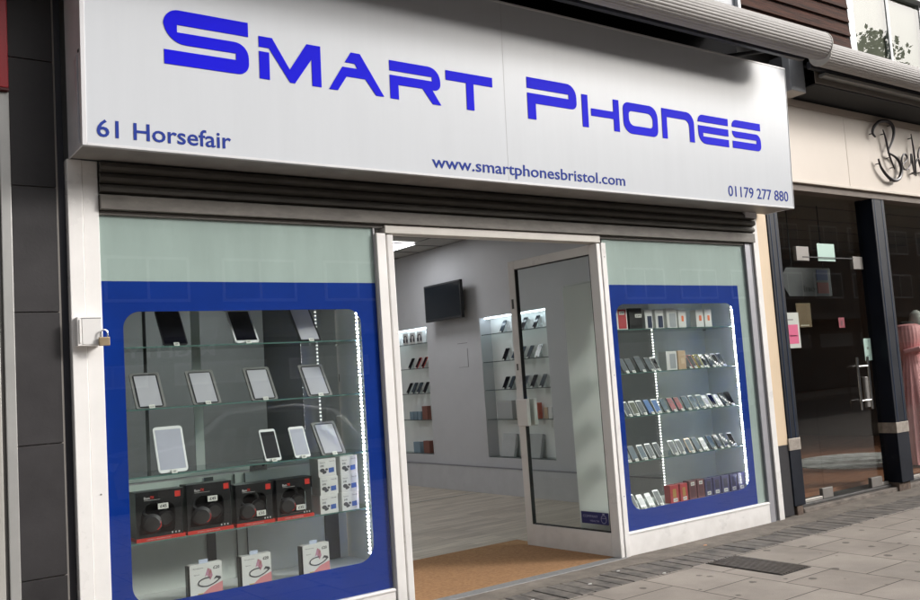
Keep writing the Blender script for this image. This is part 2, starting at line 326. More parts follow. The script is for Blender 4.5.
# right party wall with two shelving recesses
w = MB(); XW = 7.5; rec = [(3.10, 4.48), (5.81, 7.25)]
w.box(XW, 7.70, .45, 9.2, 0, .48); w.box(XW, 7.70, .45, 9.2, 2.37, 3.5)
w.box(XW, 7.70, .45, 3.10, .48, 2.37); w.box(XW, 7.70, 4.48, 5.81, .48, 2.37); w.box(XW, 7.70, 7.25, 9.2, .48, 2.37)
for q in ((3.101, 4.479), (5.811, 7.249)): MB().box(7.685, 7.705, q[0], q[1], .481, 2.369).build('recess_back', mat('recess_white', (.80, .82, .81), .5, var=.03), shop)
w.build('party_wall', wall_m, shop)
MB().box(7.44, 7.499, 1.2, 9.2, 0, .345).build('skirting_panel', mat('skirting_paint', (.52, .53, .55), .45, var=.06), shop, bevel=.004)
MB().box(1.2, 7.7, 9.2, 9.3, 0, 3.5).build('rear_wall', wall_m, shop)
MB().box(1.02, 1.22, .42, 9.2, 0, 3.5).build('left_party_wall', wall_m, shop)
# ceiling with tee grid
MB().box(1.2, 7.7, .2, 9.3, 3.5, 3.6).build('ceiling', ceil_m, shop)
g = MB()
for i in range(11): g.box(1.5 + i * .6, 1.522 + i * .6, .25, 9.2, 3.493, 3.4995)
for j in range(15): g.box(1.25, 7.495, .45 + j * .6, .472 + j * .6, 3.4925, 3.499)
g.build('ceiling_grid', mat('ceiling_tee', (.10, .10, .10), .5), shop)
MB().box(7.436, 7.499, 1.2, 9.2, .3455, .353).build('skirting_shadow_line', mat('skirting_shadow', (.22, .22, .24), .5), shop)  # dark strip painted in as the shadow line along the skirting top
# access panel outline on wall
g = MB(); a0, a1, c0, c1 = 4.80, 5.03, 1.72, 2.06
for q in ((a0, a1, c1 - .006, c1), (a0, a0 + .006, c0, c1 - .08)): g.box(7.496, 7.4995, q[0], q[1], q[2], q[3])
g.box(7.496, 7.4995, a0, a1, c0, c0 + .004); g.build('access_panel', mat('panel_shadow_gap', (.12, .12, .13), .6), shop)
# wall above shopfront (structural beam) behind the sign
MB().box(1.22, 7.62, .10, .42, 2.70, 4.10).build('head_beam', mat('render_grey', (.3, .3, .3), .8, var=.1), shop)
# frame members ---------------------------------------------------
bev = .004
def fr(name, *b, m=white_frame, bevel=bev): return MB().box(*b).build(name, m, shop, bevel=bevel)
fr('shutter_guide', 1.220, 1.302, -.030, .09, .0, 2.975)
fr('corner_post', 1.3025, 1.392, -.024, .09, .0, 2.975)
fr('door_jamb', 3.262, 3.335, -.030, .09, .0, 2.62)
MB().box(3.250, 3.2615, -.004, .07, .16, 2.70).build('mullion_gasket', mat('mullion_shade', (.42, .42, .44), .5), shop)
fr('door_jamb', 5.446, 5.500, -.034, .09, .0, 2.62)
fr('end_post', 7.395, 7.475, -.020, .09, .0, 2.68, m=grey_channel)
fr('shutter_channel', 7.478, 7.530, -.006, .09, .0, 2.78, m=mat('dark_channel', (.09, .09, .10), .5, metal=.3))
fr('white_edge_strip', 7.533, 7.612, -.022, .09, .0, 2.975)
fr('sill_rail', 1.3925, 3.2495, -.022, .09, .0, .168)
fr('sill_rail', 5.5005, 7.3945, -.022, .09, .0, .200)
MB().box(1.3925, 3.2495, -.030, -.0225, .150, .163).build('sill_bead', white_frame, shop, bevel=.002); MB().box(5.5005, 7.3945, -.030, -.0225, .182, .195).build('sill_bead', white_frame, shop, bevel=.002)
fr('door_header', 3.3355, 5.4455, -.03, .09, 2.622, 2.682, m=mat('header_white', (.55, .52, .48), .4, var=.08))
fr('transom', 1.3925, 3.3350, -.012, .09, 2.660, 2.684, m=mat('transom_dark', (.2, .19, .18), .5))
fr('transom', 5.4460, 7.3945, -.012, .09, 2.660, 2.684, m=MATS['transom_dark'])
MB().box(3.33, 5.45, -.06, .055, .002, .013).build('threshold', mat('aluminium_threshold', (.26, .26, .26), .6, metal=.3, var=.25, vs=25, stretch=(1, 4, 1)), shop, bevel=.003)
# screws in frame
for x, z in ((1.352, 1.04), (1.352, 1.9), (5.475, 2.5), (5.475, 1.5), (5.475, .5)): MB().tube([(x, -.02, z), (x, -.026 if x < 2 else -.036, z)], .005, 8).build('screw', mat('screw_head', (.3, .29, .28), .4, metal=.6), shop)

# windows : glass, blue border with rounded opening, frosted film
def window(x0, x1, z0, hole, bx1, zt=2.267):
    wn = MB().box(x0, x1, .0, .006, z0, 2.66).build('window_pane', pane_m, shop)
    hx0, hx1, hz0, hz1 = hole
    loops = [[(x0, z0), (bx1, z0), (bx1, zt), (x0, zt)], rounded([(hx0, hz0, .12), (hx1, hz0, .12), (hx1, hz1, .10), (hx0, hz1, .10)], 10)]
    MB().plate(loops, lambda u, v, w: (u, .0085 + w, v), .002).build('blue_border', blue_panel, wn, world=True)
    MB().box(x0, x1, .0085, .011, zt + .001, 2.659).build('frosted_panel', frosted, wn)
    if bx1 < x1 - .02: MB().box(bx1 + .001, x1, .0085, .011, z0, zt).build('frosted_strip', frosted, wn)
    return wn
window(1.3925, 3.2495, .168, (1.516, 3.118, .372, 2.085), 3.2495)
window(5.5005, 7.3945, .200, (5.600, 7.165, .358, 2.100), 7.262)

# rolled shutter bottom, hanging slats
g = MB()
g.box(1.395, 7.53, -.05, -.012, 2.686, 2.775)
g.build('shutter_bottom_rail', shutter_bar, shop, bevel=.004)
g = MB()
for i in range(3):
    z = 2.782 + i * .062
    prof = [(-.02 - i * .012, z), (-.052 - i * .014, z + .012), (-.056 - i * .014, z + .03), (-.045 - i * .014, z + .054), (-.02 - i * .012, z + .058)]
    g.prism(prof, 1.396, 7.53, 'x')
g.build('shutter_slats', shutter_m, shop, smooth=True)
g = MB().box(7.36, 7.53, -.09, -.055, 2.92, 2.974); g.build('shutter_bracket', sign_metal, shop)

# ---------------- doors
def door_leaf(name_loc, rz, L, thick, label, sgn):
    d = bpy.data.objects.new('door', None); COL.objects.link(d); d.parent = shop
    d.location = Vector(name_loc) - shop.location; d.rotation_euler = (0, 0, rz); d['label'] = label
    def part(nm, mb, mt, **k): return mb.build(nm, mt, d, world=False, **k)
    t0, t1 = (-thick, 0) if sgn < 0 else (0, thick)
    part('hinge_stile', MB().box(t0, t1, 0, .095, .012, 2.612), white_frame, bevel=.005)
    part('lock_stile', MB().box(t0, t1, L - .085, L, .012, 2.612), white_frame, bevel=.005)
    part('bottom_rail', MB().box(t0 + .001, t1 - .001, .0955, L - .0855, .012, .205), white_frame, bevel=.003)
    part('top_rail', MB().box(t0 + .001, t1 - .001, .0955, L - .0855, 2.535, 2.612), white_frame, bevel=.003)
    a, b = t0 + .004, t1 - .004
    g = MB()
    for q in ((.0956, .103, .206, 2.534), (L - .093, L - .0856, .206, 2.534)): g.box(a, b, *q)
    g.box(a, b, .1031, L - .0931, .206, .213); g.box(a, b, .1031, L - .0931, 2.527, 2.534)
    part('gasket', g, rubber)
    part('glass_pane', MB().box((t0 + t1) / 2 - .003, (t0 + t1) / 2 + .003, .1031, L - .0931, .213, 2.527), pane_m)
    # pull handle box both sides
    g = MB(); zc0, zc1 = 1.09, 1.335
    g.box(t0 - .045, t0 - .001, L - .17, L - .03, zc0, zc1)
    part('handle', g, mat('handle_plastic', (.80, .78, .76), .35), bevel=.008); g = MB(); g.box(t1 + .001, t1 + .045, L - .17, L - .03, zc0, zc1)
    part('handle', g, MATS['handle_plastic'], bevel=.008)
    part('keep_plate', MB().box(t0 - .003, t0 - .0005, L - .052, L - .026, 2.17, 2.26), mat('dark_lock', (.08, .075, .07), .4, metal=.5))
    part('lock_plate', MB().box(t0 - .003, t0 - .0005, L - .05, L - .032, 1.60, 1.66), mat('dark_lock', (.08, .075, .07), .4, metal=.5))
    return d
rd = door_leaf((5.440, -.028, 0), R(3.4), 1.125, .046, 'right door leaf standing open into the shop with a blue sticker low on its glass', -1)
# sticker on the left face of the glass (door local coords : x -, y along the leaf)
sx0 = -.026 - .0015
g = MB(); g.box(sx0 - .001, sx0, .125, .435, .262, .362)
g.cur = 1
fnS = lambda u, v, w: (sx0 - .0012 - w, .435 - u, .262 + v)
add_text(g, 'COMPANY', .02, .19, .052, .073, fnS, .0, .0006); add_text(g, 'HEALTH', .10, .20, .018, .033, fnS, .0, .0006)
for k in range(12):
    a0 = k / 12 * 2 * math.pi; a1 = (k + 1) / 12 * 2 * math.pi
    q = lambda a, r: (.255 + .032 * r * math.cos(a), .045 + .036 * r * math.sin(a))
    g.plate([[q(a0, 1), q(a1, 1), q(a1, .86), q(a0, .86)]], fnS, .0006)
g.plate([[(.243, .083), (.267, .083), (.267, .094), (.243, .094)]], fnS, .0006); g.plate([[(.228, .052), (.282, .052), (.282, .056), (.228, .056)]], fnS, .0006)
g.build('door_sticker', [mat('sticker_navy', (.015, .02, .13), .4), mat('sticker_pale', (.35, .37, .55), .4)], rd, world=False)
ld = door_leaf((3.400, -.026, 0), R(-4), 1.0, .048, 'left door leaf folded back into the shop, seen edge on', -1)

# =================================================================== FASCIA SIGN
sg = thing('fascia_sign', 'big white box sign with large blue lettering above the phone shop', 'sign', (4.4, -.2, 2.98))
k = -.05 / 1.35
def SF(u, v, w): return (u, -.38 + k * (v - 2.98) - w, v)     # sign face plane, w = outwards
g = MB(); g.plate([[(1.252, 2.984), (7.716, 2.984), (7.716, 4.326), (1.252, 4.326)]], lambda u, v, w: SF(u, v, -w), .006); g.build('sign_face', sign_face, sg)
g = MB()
for (a, b, c, d) in ((1.226, 1.2515, 2.968, 4.342), (7.7165, 7.724, 2.968, 4.342), (1.2516, 7.7164, 2.968, 2.9835), (1.2516, 7.7164, 4.3265, 4.342)):
    g.add([SF(a, c, .004), SF(b, c, .004), SF(b, d, .004), SF(a, d, .004), SF(a, c, -.03), SF(b, c, -.03), SF(b, d, -.03), SF(a, d, -.03)], [(0, 1, 2, 3), (7, 6, 5, 4), (0, 4, 5, 1), (1, 5, 6, 2), (2, 6, 7, 3), (3, 7, 4, 0)])
g.build('face_trim', mat('sign_trim_white', (.62, .62, .64), .35), sg, bevel=.002)
g = MB()
g.add([(1.228, -.349, 2.97), (1.228, -.045, 2.97), (1.228, -.045, 4.33), (1.228, -.399, 4.33)] + [(1.236, -.349, 2.97), (1.236, -.045, 2.97), (1.236, -.045, 4.33), (1.236, -.399, 4.33)], [(0, 1, 2, 3), (7, 6, 5, 4), (0, 4, 5, 1), (1, 5, 6, 2), (2, 6, 7, 3), (3, 7, 4, 0)])
g.build('sign_return', sign_metal, sg); g = MB()
g.add([(7.712, -.349, 2.97), (7.712, -.045, 2.97), (7.712, -.045, 4.33), (7.712, -.399, 4.33)] + [(7.720, -.349, 2.97), (7.720, -.045, 2.97), (7.720, -.045, 4.33), (7.720, -.399, 4.33)], [(0, 1, 2, 3), (7, 6, 5, 4), (0, 4, 5, 1), (1, 5, 6, 2), (2, 6, 7, 3), (3, 7, 4, 0)])
g.build('sign_return', sign_metal, sg)
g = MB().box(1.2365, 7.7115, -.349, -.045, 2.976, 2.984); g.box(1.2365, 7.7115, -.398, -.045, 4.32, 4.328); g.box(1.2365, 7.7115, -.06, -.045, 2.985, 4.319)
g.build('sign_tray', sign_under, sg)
# bent flap of the left return
g = MB().add([(1.2265, -.335, 2.99), (1.2265, -.315, 3.0), (1.2265, -.31, 3.46), (1.2265, -.335, 3.49), (1.215, -.337, 2.99), (1.221, -.317, 3.0), (1.212, -.312, 3.46), (1.218, -.337, 3.49)], [(0, 1, 2, 3), (7, 6, 5, 4), (0, 4, 5, 1), (1, 5, 6, 2), (2, 6, 7, 3), (3, 7, 4, 0)])
g.build('loose_flap', mat('flap_metal', (.5, .5, .53), .4, metal=.3), sg)
g = MB().box(1.2245, 1.2275, -.37, -.34, 3.50, 3.515); g.build('flap_notch', rubber, sg)
GL = [('S', [[(1.689, 3.82, 0.09), (2.209, 3.82), (2.209, 3.732), (1.768, 3.732), (1.768, 3.687), (2.209, 3.687, 0.09), (2.209, 3.491, 0.07), (1.689, 3.491), (1.689, 3.576), (2.127, 3.576), (2.127, 3.616), (1.689, 3.616, 0.13)]]),
('M', [[(2.277, 3.751), (2.366, 3.751), (2.481, 3.567), (2.603, 3.751), (2.7, 3.751), (2.7, 3.484), (2.635, 3.484), (2.635, 3.656), (2.514, 3.484), (2.481, 3.484), (2.344, 3.683), (2.277, 3.683)], [(2.277, 3.656), (2.344, 3.656), (2.344, 3.484), (2.277, 3.484)]]),
('A', [[(2.923, 3.747), (2.991, 3.747), (3.168, 3.481), (3.106, 3.481), (3.028, 3.581), (2.886, 3.581), (2.818, 3.481), (2.754, 3.481), (2.857, 3.643), (2.969, 3.643), (2.95, 3.675), (2.876, 3.675)]]),
('R', [[(3.218, 3.742), (3.634, 3.742, 0.1), (3.634, 3.578, 0.05), (3.564, 3.578), (3.634, 3.478), (3.564, 3.478), (3.482, 3.578), (3.285, 3.578), (3.285, 3.478), (3.218, 3.478), (3.218, 3.641), (3.564, 3.641), (3.564, 3.671), (3.218, 3.671)]]),
('T', [[(3.683, 3.74), (4.1, 3.74), (4.1, 3.67), (3.926, 3.67), (3.926, 3.476), (3.86, 3.476), (3.86, 3.67), (3.683, 3.67)]]),
('P', [[(4.431, 3.797), (4.936, 3.797, 0.1), (4.936, 3.6, 0.05), (4.512, 3.6), (4.512, 3.476), (4.431, 3.476), (4.431, 3.676), (4.854, 3.676), (4.854, 3.712), (4.431, 3.712)]]),
('H', [[(4.993, 3.737), (5.057, 3.737), (5.057, 3.475), (4.993, 3.475)], [(5.091, 3.634), (5.341, 3.634), (5.341, 3.737), (5.405, 3.737), (5.405, 3.475), (5.341, 3.475), (5.341, 3.574), (5.091, 3.574)]]),
('O', [[(5.453, 3.734, 0.06), (5.864, 3.734, 0.10), (5.864, 3.474, 0.06), (5.453, 3.474, 0.10)], [(5.517, 3.665, 0.035), (5.803, 3.665, 0.06), (5.803, 3.543, 0.035), (5.517, 3.543, 0.06)]]),
('N', [[(5.918, 3.736), (6.33, 3.736, 0.10), (6.33, 3.476), (6.266, 3.476), (6.266, 3.665, 0.06), (5.98, 3.665), (5.98, 3.476), (5.918, 3.476)]]),
('E', [[(6.384, 3.737, 0.06), (6.797, 3.737), (6.797, 3.672), (6.384, 3.672)], [(6.384, 3.639), (6.797, 3.639), (6.797, 3.577), (6.447, 3.577), (6.447, 3.544), (6.797, 3.544), (6.797, 3.478), (6.384, 3.478, 0.10)]]),
('S', [[(6.853, 3.742, 0.06), (7.269, 3.742), (7.269, 3.675), (6.853, 3.675)], [(6.853, 3.637), (7.269, 3.637, 0.07), (7.269, 3.481, 0.05), (6.853, 3.481), (6.853, 3.546), (7.204, 3.546), (7.204, 3.578), (6.853, 3.578, 0.09)]])]
for ch, loops in GL:
    g = MB(); rl = [rounded(l) for l in loops]
    if ch == 'O': g.plate(rl, lambda u, v, w: SF(u, v, .0005 + w), .003)
    else:
        for l in rl: g.plate([l], lambda u, v, w: SF(u, v, .0005 + w), .003)
    g.build('letter', blue_letter, sg)
for s, u0, u1, v0, v1, bo in (('61 Horsefair', 1.304, 2.078, 3.022, 3.122, .010), ('www.smartphonesbristol.com', 3.535, 5.432, 3.003, 3.116, .008), ('01179 277 880', 6.745, 7.640, 3.030, 3.128, .004)):
    vv, _f = text_mesh(s, bo); X0 = min(p[0] for p in vv); X1 = max(p[0] for p in vv); Y0 = min(p[1] for p in vv); Y1 = max(p[1] for p in vv); words = s.split(' ')
    for wi, wd in enumerate(words):
        pre = s[:sum(len(q) + 1 for q in words[:wi])]
        wv, _f = text_mesh(pre + wd, bo); xe = max(p[0] for p in wv)
        sv, _f = text_mesh(wd, bo); sw = max(p[0] for p in sv) - min(p[0] for p in sv); ya = min(p[1] for p in sv); yb = max(p[1] for p in sv)
        U = lambda q: u0 + (q - X0) / (X1 - X0) * (u1 - u0); V = lambda q: v0 + (q - Y0) / (Y1 - Y0) * (v1 - v0)
        g = MB(); add_text(g, wd, U(xe - sw), U(xe), V(ya), V(yb), lambda u, v, w: SF(u, v, .0005 + w), bo, .002); g.build('small_lettering', navy_letter, sg)
# panel joint line
g = MB(); g.plate([[(4.212, 2.985), (4.2135, 2.985), (4.2135, 4.325), (4.212, 4.325)]], lambda u, v, w: SF(u, v, .0003 + w), .0008); g.build('face_joint', mat('joint_grey', (.42, .42, .43), .5), sg)

# =================================================================== AWNINGS
awn_m = mat('awning_casing', (.36, .345, .335), .6, var=.10, vs=8, stretch=(.2, 1, 1), spec=.3)
def awning(x0, x1, y, z, r, label, back=(0.215, 4.985)):
    a = thing('rolled_awning', label, 'awning', ((x0 + x1) / 2, y, z))
    n = 90; prof = []
    for i in range(n):
        th = 2 * math.pi * i / n; rr = r
        if i % 3 == 0: rr = r * .965
        prof.append((y + rr * math.cos(th), z + rr * math.sin(th)))
    g = MB().prism(prof, x0, x1, 'x'); g.build('ribbed_casing', awn_m, a, smooth=False)
    for xe in ((x1 + .0005, x1 + .012), (x0 - .012, x0 - .0005)):
        g = MB().prism([(y + (r + .004) * math.cos(2 * math.pi * i / 48), z + (r + .004) * math.sin(2 * math.pi * i / 48)) for i in range(48)], *xe, 'x'); g.build('end_cap', mat('awning_cap', (.42, .40, .37), .45, var=.1), a, bevel=.003)
    g = MB().prism([(y + r * .6, z + r * .35), (y + r * .6, z + r * .5), (back[0], back[1]), (back[0], back[1] - .03)], x0 + .05, x1 - .1, 'x'); g.build('canopy_cloth', mat('dark_awning_cloth', (.05, .048, .045), .85, var=.2), a)
    g = MB().box(x0 + .02, x1 - .06, y + r + .002, y + r + .05, z - .10, z - .03); g.build('front_rail', mat('awning_rail_dark', (.04, .042, .05), .4, metal=.5), a, bevel=.004)
    for xa in (x0 + .4, (x0 + x1) / 2, x1 - .35): MB().tube([(xa, y + r * .9, z - .03), (xa + .02, -.06, z + .12)], .022, 8).build('folding_arm', mat('awning_arm', (.07, .07, .075), .4, metal=.5), a)
    return a
awning(-2.5, 7.640, -.87, 4.400, .128, 'long pale ribbed rolled awning above the phone shop sign')
awning(8.05, 16.0, -.62, 4.475, .120, 'pale ribbed rolled awning above the cream fascia next door')
br = thing('steel_bracket', 'grey square steel bracket box between the two awnings', 'bracket', (8.1, -.2, 4.2))
MB().box(8.06, 8.20, -.2295, -.04, 4.45, 4.6).build('wall_arm', mat('arm_dark', (.08, .08, .085), .5), br)
MB().box(7.99, 8.235, -.31, -.23, 4.205, 4.62).build('box_column', mat('bracket_steel', (.33, .345, .37), .5, metal=.1, var=.1, vs=5), br, bevel=.004)
MB().box(7.992, 8.233, -.308, -.12, 4.198, 4.2045).build('bottom_plate', mat('bracket_base', (.40, .37, .33), .6), br)

# =================================================================== UPPER STOREY
up = thing('upper_storey', 'upper storey with dark timber boards and pale framed windows above awnings', 'building', (6, .2, 4.1))
grey_frame = mat('pale_grey_frame', (.58, .59, .60), .45, var=.06)
MB().box(-4, 20, .30, .7, 4.26, 10).build('wall', mat('upper_wall_core', (.25, .24, .23), .9), up)
wood = mat('dark_timber', (.062, .022, .013), .8, spec=.15, var=.6, vs=4, stretch=(.5, 1, 9), bump=.4, bs=20, col2=(.02, .012, .01))
bd = MB(); z = 5.10
while z < 8.2:
    bd.add([(7.905, .17, z), (10.03, .17, z), (10.03, .20, z + .158), (7.905, .20, z + .158), (7.905, .23, z), (10.03, .23, z), (10.03, .23, z + .158), (7.905, .23, z + .158)], [(0, 1, 2, 3), (7, 6, 5, 4), (0, 4, 5, 1), (1, 5, 6, 2), (2, 6, 7, 3), (3, 7, 4, 0)]); z += .168
bd.build('timber_boards', wood, up)
MB().box(7.905, 10.03, .2, .235, 5.09, 8.2).build('board_backing', rubber, up)
MB().box(-4, 7.9, .22, .296, 4.262, 4.985).build('shade_board', mat('shade_black', (.012, .012, .013), .9, spec=.05), up)  # added black board standing in for the shade behind the awning
MB().box(10.035, 10.17, .185, .29, 5.035, 8.3).build('window_stile', grey_frame, up, bevel=.005)
MB().box(7.66, 20, .08, .29, 4.99, 5.033).build('bottom_trim', grey_frame, up, bevel=.004)
MB().box(7.86, 7.903, .12, .29, 5.034, 8.3).build('board_trim', grey_frame, up)
MB().box(7.44, 7.858, .16, .29, 4.92, 8.3).build('pilaster', mat('blue_grey_panel', (.28, .30, .33), .5, var=.08), up)
bl = mat('olive_blind', (.19, .19, .14), .8, var=.15, vs=1.5, stretch=(4, 1, .4))
for i, (a, b) in enumerate(((10.192, 10.93), (10.99, 11.75), (11.81, 12.6), (12.66, 13.4))):
    f = MB().box(a, b, .20, .206, 5.034, 5.98).build('upper_window', glass('upper_glass', (.8, .82, .8), ior=1.45), up)
    MB().box(a, b, .24, .25, 5.034, 5.98).build('blind', bl, f)
    MB().box(b + .002, b + .058, .19, .29, 5.034, 5.98).build('mullion', grey_frame, f, bevel=.004)
MB().box(10.192, 20, .11, .29, 5.982, 6.06).build('window_head', grey_frame, up, bevel=.004)
MB().box(10.192, 20, .22, .28, 6.062, 6.5).build('upper_glazing', mat('pale_upper_panel', (.5, .53, .52), .3), up)
# office window behind with a sliver of blue lettering
f = MB().box(5.2, 7.10, .20, .206, 5.0, 6.4).build('upper_window', MATS['upper_glass'], up)
MB().box(5.2, 7.10, .24, .25, 5.0, 6.4).build('blind', mat('blue_white_blind', (.5, .58, .68), .6), f)
g = MB()
for i in range(6): g.box(6.92 + i * .035, 6.94 + i * .035, .196, .1995, 5.115, 5.32)
g.build('window_letters', blue_letter, f)
MB().box(7.102, 7.16, .12, .29, 4.95, 8.3).build('window_stile', grey_frame, up)
MB().box(7.162, 7.438, .2, .29, 4.92, 8.3).build('pilaster', mat('pale_blue_panel', (.42, .47, .53), .5), up)

# =================================================================== NEIGHBOUR BOUTIQUE (right)
bq = thing('boutique_shopfront', 'boutique shopfront next door with cream fascia and dark blue columns', 'shop', (9.5, 0, 0))
cream = mat('cream_paint', (.66, .52, .36), .5, var=.05, vs=3)
fasc = mat('cream_fascia', (.60, .53, .46), .5, var=.04, vs=1.2)
darkb = mat('dark_blue_gloss', (.003, .006, .014), .45, var=.2, vs=5, rv=.08, spec=.25)
MB().box(7.625, 7.800, .0, .40, .70, 4.16).build('cream_pilaster', cream, bq, bevel=.003)
MB().box(7.6255, 7.799, .001, .40, .02, .699).build('black_plinth', mat('black_granite', (.03, .03, .035), .35, var=.2, vs=30), bq)
def column(x0, x1, y0, y1, label=None):
    c = MB().box(x0, x1, y0, y1, .10, 3.27).build('column', darkb, bq, bevel=.006)
    MB().box(x0 - .004, x1 + .004, y0 - .004, y1, .64, .755).build('steel_band', mat('worn_steel', (.38, .34, .30), .45, metal=.5, var=.25, vs=20), c, bevel=.002)
    g = MB(); g.box(x0 + .04, x0 + .05, y0 - .003, y0 - .0002, .76, 3.26); g.box(x1 - .06, x1 - .05, y0 - .003, y0 - .0002, .76, 3.26); g.build('column_bead', mat('blue_bead', (.02, .035, .07), .25), c)
    return c
column(7.803, 7.985, -.01, .2); column(9.735, 9.985, -.03, .18); column(13.6, 13.9, -.03, .22)
# base blocks (worn) under columns
for q in ((7.85, 7.95), (9.72, 9.96)): MB().box(*q, .0, .2, .0, .099).build('column_foot', mat('rusty_foot', (.12, .085, .065), .9, var=.5, vs=20, bump=.4), bq, bevel=.01)
MB().box(7.99, 14, .02, .40, .0, .055).build('worn_step', mat('worn_step', (.17, .145, .125), .85, var=.55, vs=7, bump=.6, bs=18, stretch=(1, 1, 3)), bq, bevel=.012)
for q in ((7.99, 9.69), (9.99, 13.5)): MB().box(*q, .07, .30, .056, .085).build('black_step', mat('black_step', (.05, .047, .045), .6, var=.4, vs=10), bq, bevel=.006)
for q in ((8.0, 8.438), (9.562, 9.69), (9.99, 13.5)): MB().box(*q, .10, .14, .086, .118).build('bottom_rail', mat('steel_rail', (.42, .40, .37), .4, metal=.5), bq, bevel=.003)
bg_glass = glass('boutique_glass', (.90, .92, .91), ior=1.6)
MB().box(7.99, 8.495, .112, .120, .12, 3.26).build('side_glass', bg_glass, bq)
gd = MB().box(8.503, 9.560, .112, .120, .10, 3.26).build('glass_door', bg_glass, bq)
MB().box(9.568, 9.698, .112, .120, .12, 3.26).build('side_glass', bg_glass, bq)
MB().box(9.99, 13.59, .112, .120, .12, 3.26).build('display_glass', bg_glass, bq)
pf = mat('brushed_patch_fitting', (.22, .205, .19), .5, metal=.3, var=.1)
for a, b, c, d in ((8.40, 8.62, 2.55, 2.70), (9.44, 9.63, 2.475, 2.615), (8.44, 8.62, .087, .19), (9.35, 9.56, .087, .19)):
    MB().box(a, b, .095, .137, c, d).build('patch_fitting', pf, gd, bevel=.003)
g = MB()
for xx in (9.235, 9.44): g.tube([(xx, .05, .93), (xx, .05, 1.50)], .014, 10)
for zz in (1.03, 1.40): g.tube([(9.235, .05, zz), (9.44, .05, zz)], .010, 8)
for xx, zz in ((9.44, 1.03), (9.44, 1.4)): g.tube([(xx, .05, zz), (xx, .111, zz)], .009, 8)
g.build('pull_handle', mat('polished_steel', (.6, .6, .6), .2, metal=1), gd, smooth=True)
MB().box(9.40, 9.47, .085, .111, .95, 1.28).build('lock_box', mat('dull_steel', (.25, .24, .23), .4, metal=.4), gd, bevel=.004)
MB().box(8.5, 9.45, .092, .0945, 2.585, 2.595).build('door_cable', rubber, gd)
# fascia
for a, b in ((7.722, 9.296), (9.300, 11.2), (11.204, 13.2), (13.204, 15.2)): MB().box(a, b, -.05, .05, 3.37, 4.155).build('fascia_panel', fasc, bq, bevel=.003)
MB().box(7.722, 15.2, -.055, .05, 4.158, 4.232).build('fascia_cap', mat('fascia_cap_cream', (.55, .47, .40), .5), bq, bevel=.004)
MB().box(7.722, 15.2, -.075, .05, 3.335, 3.367).build('fascia_lip', fasc, bq, bevel=.004)
MB().box(7.722, 15.2, -.04, .1, 3.262, 3.333).build('fascia_soffit', mat('soffit_brown', (.14, .11, .09), .7, var=.2), bq)
MB().box(8.3, 16, -.5, -.42, 4.33, 4.365).build('awning_track', mat('track_grey', (.3, .3, .29), .4, metal=.5), bq, bevel=.003)
MB().box(8.26, 16, -.405, .29, 4.262, 4.275).build('dark_soffit', mat('black_soffit', (.02, .02, .02), .8), bq)
MB().box(8.25, 16, -.42, -.41, 4.276, 4.40).build('soffit_board', mat('taupe_board', (.16, .14, .12), .6, var=.1), bq)
# interior
MB().box(7.76, 7.80, .42, 7.6, .0, 3.3).build('side_wall', mat('boutique_wall', (.24, .20, .17), .8), bq)
def brown_floor():
    return mat('boutique_floor', (.30, .13, .07), .5, spec=.2, var=.3, vs=3, stretch=(1, 8, 1))
MB().box(7.80, 15, .41, 7.6, .0, .10).build('boutique_floor', brown_floor(), bq)
MB().box(7.8, 15, 7.6, 7.7, 0, 3.4).build('boutique_rear_wall', MATS['boutique_wall'], bq)
MB().box(15.0, 15.1, .4, 7.6, 0, 3.4).build('far_side_wall', MATS['boutique_wall'], bq)
MB().box(7.8, 15, .15, 7.7, 3.28, 3.36).build('boutique_ceiling', mat('boutique_ceiling', (.16, .145, .12), .8, var=.05), bq)
g = MB()
for j in range(12): g.box(7.8, 15, .6 + j * .6, .62 + j * .6, 3.272, 3.279)
g.build('boutique_ceiling_grid', mat('dark_tee', (.08, .07, .06), .6), bq)
rug = thing('round_rug', 'pale oval rug on the brown floor inside the boutique', 'rug', (11.5, 1.55, .1))
MB().lathe([(.0, .0), (1.0, .0), (1.0, .012), (0, .014)], (0, 0, .001), 48, sx=.98, sy=.78).build('rug_pile', mat('rug_pile', (.80, .80, .74), .95, var=.5, vs=6, bump=1, bs=30), rug, world=False)
# script lettering on fascia
bs = thing('script_sign', 'black handwritten style script lettering standing off cream fascia', 'sign', (10.2, -.1, 3.8))
strokes = [[(9.83, 3.962), (9.782, 4.001), (9.821, 4.075), (9.944, 4.149), (10.108, 4.176), (10.213, 4.144), (10.24, 4.066), (10.193, 3.964), (10.068, 3.819)],
[(10.007, 4.068), (10.048, 3.958), (10.09, 3.768), (10.171, 3.617)],
[(10.065, 3.801), (10.217, 3.762), (10.302, 3.698), (10.316, 3.611), (10.248, 3.517), (10.128, 3.482), (10.008, 3.516), (9.885, 3.611), (9.843, 3.712)],
[(10.319, 3.673), (10.441, 3.737), (10.469, 3.793), (10.408, 3.815), (10.34, 3.728), (10.365, 3.641), (10.454, 3.639), (10.545, 3.71)],
[(10.623, 4.079), (10.643, 3.854), (10.635, 3.654), (10.631, 3.572)],
[(10.545, 3.71), (10.571, 3.829), (10.586, 3.74), (10.592, 3.578)],
[(10.632, 3.69), (10.711, 3.787), (10.754, 3.7), (10.776, 3.611)],
[(11.0, 3.94), (10.882, 3.977), (10.784, 3.922), (10.729, 3.825), (10.758, 3.718), (10.836, 3.658), (10.95, 3.66), (11.05, 3.75), (11.08, 3.86), (11.0, 3.94)]]
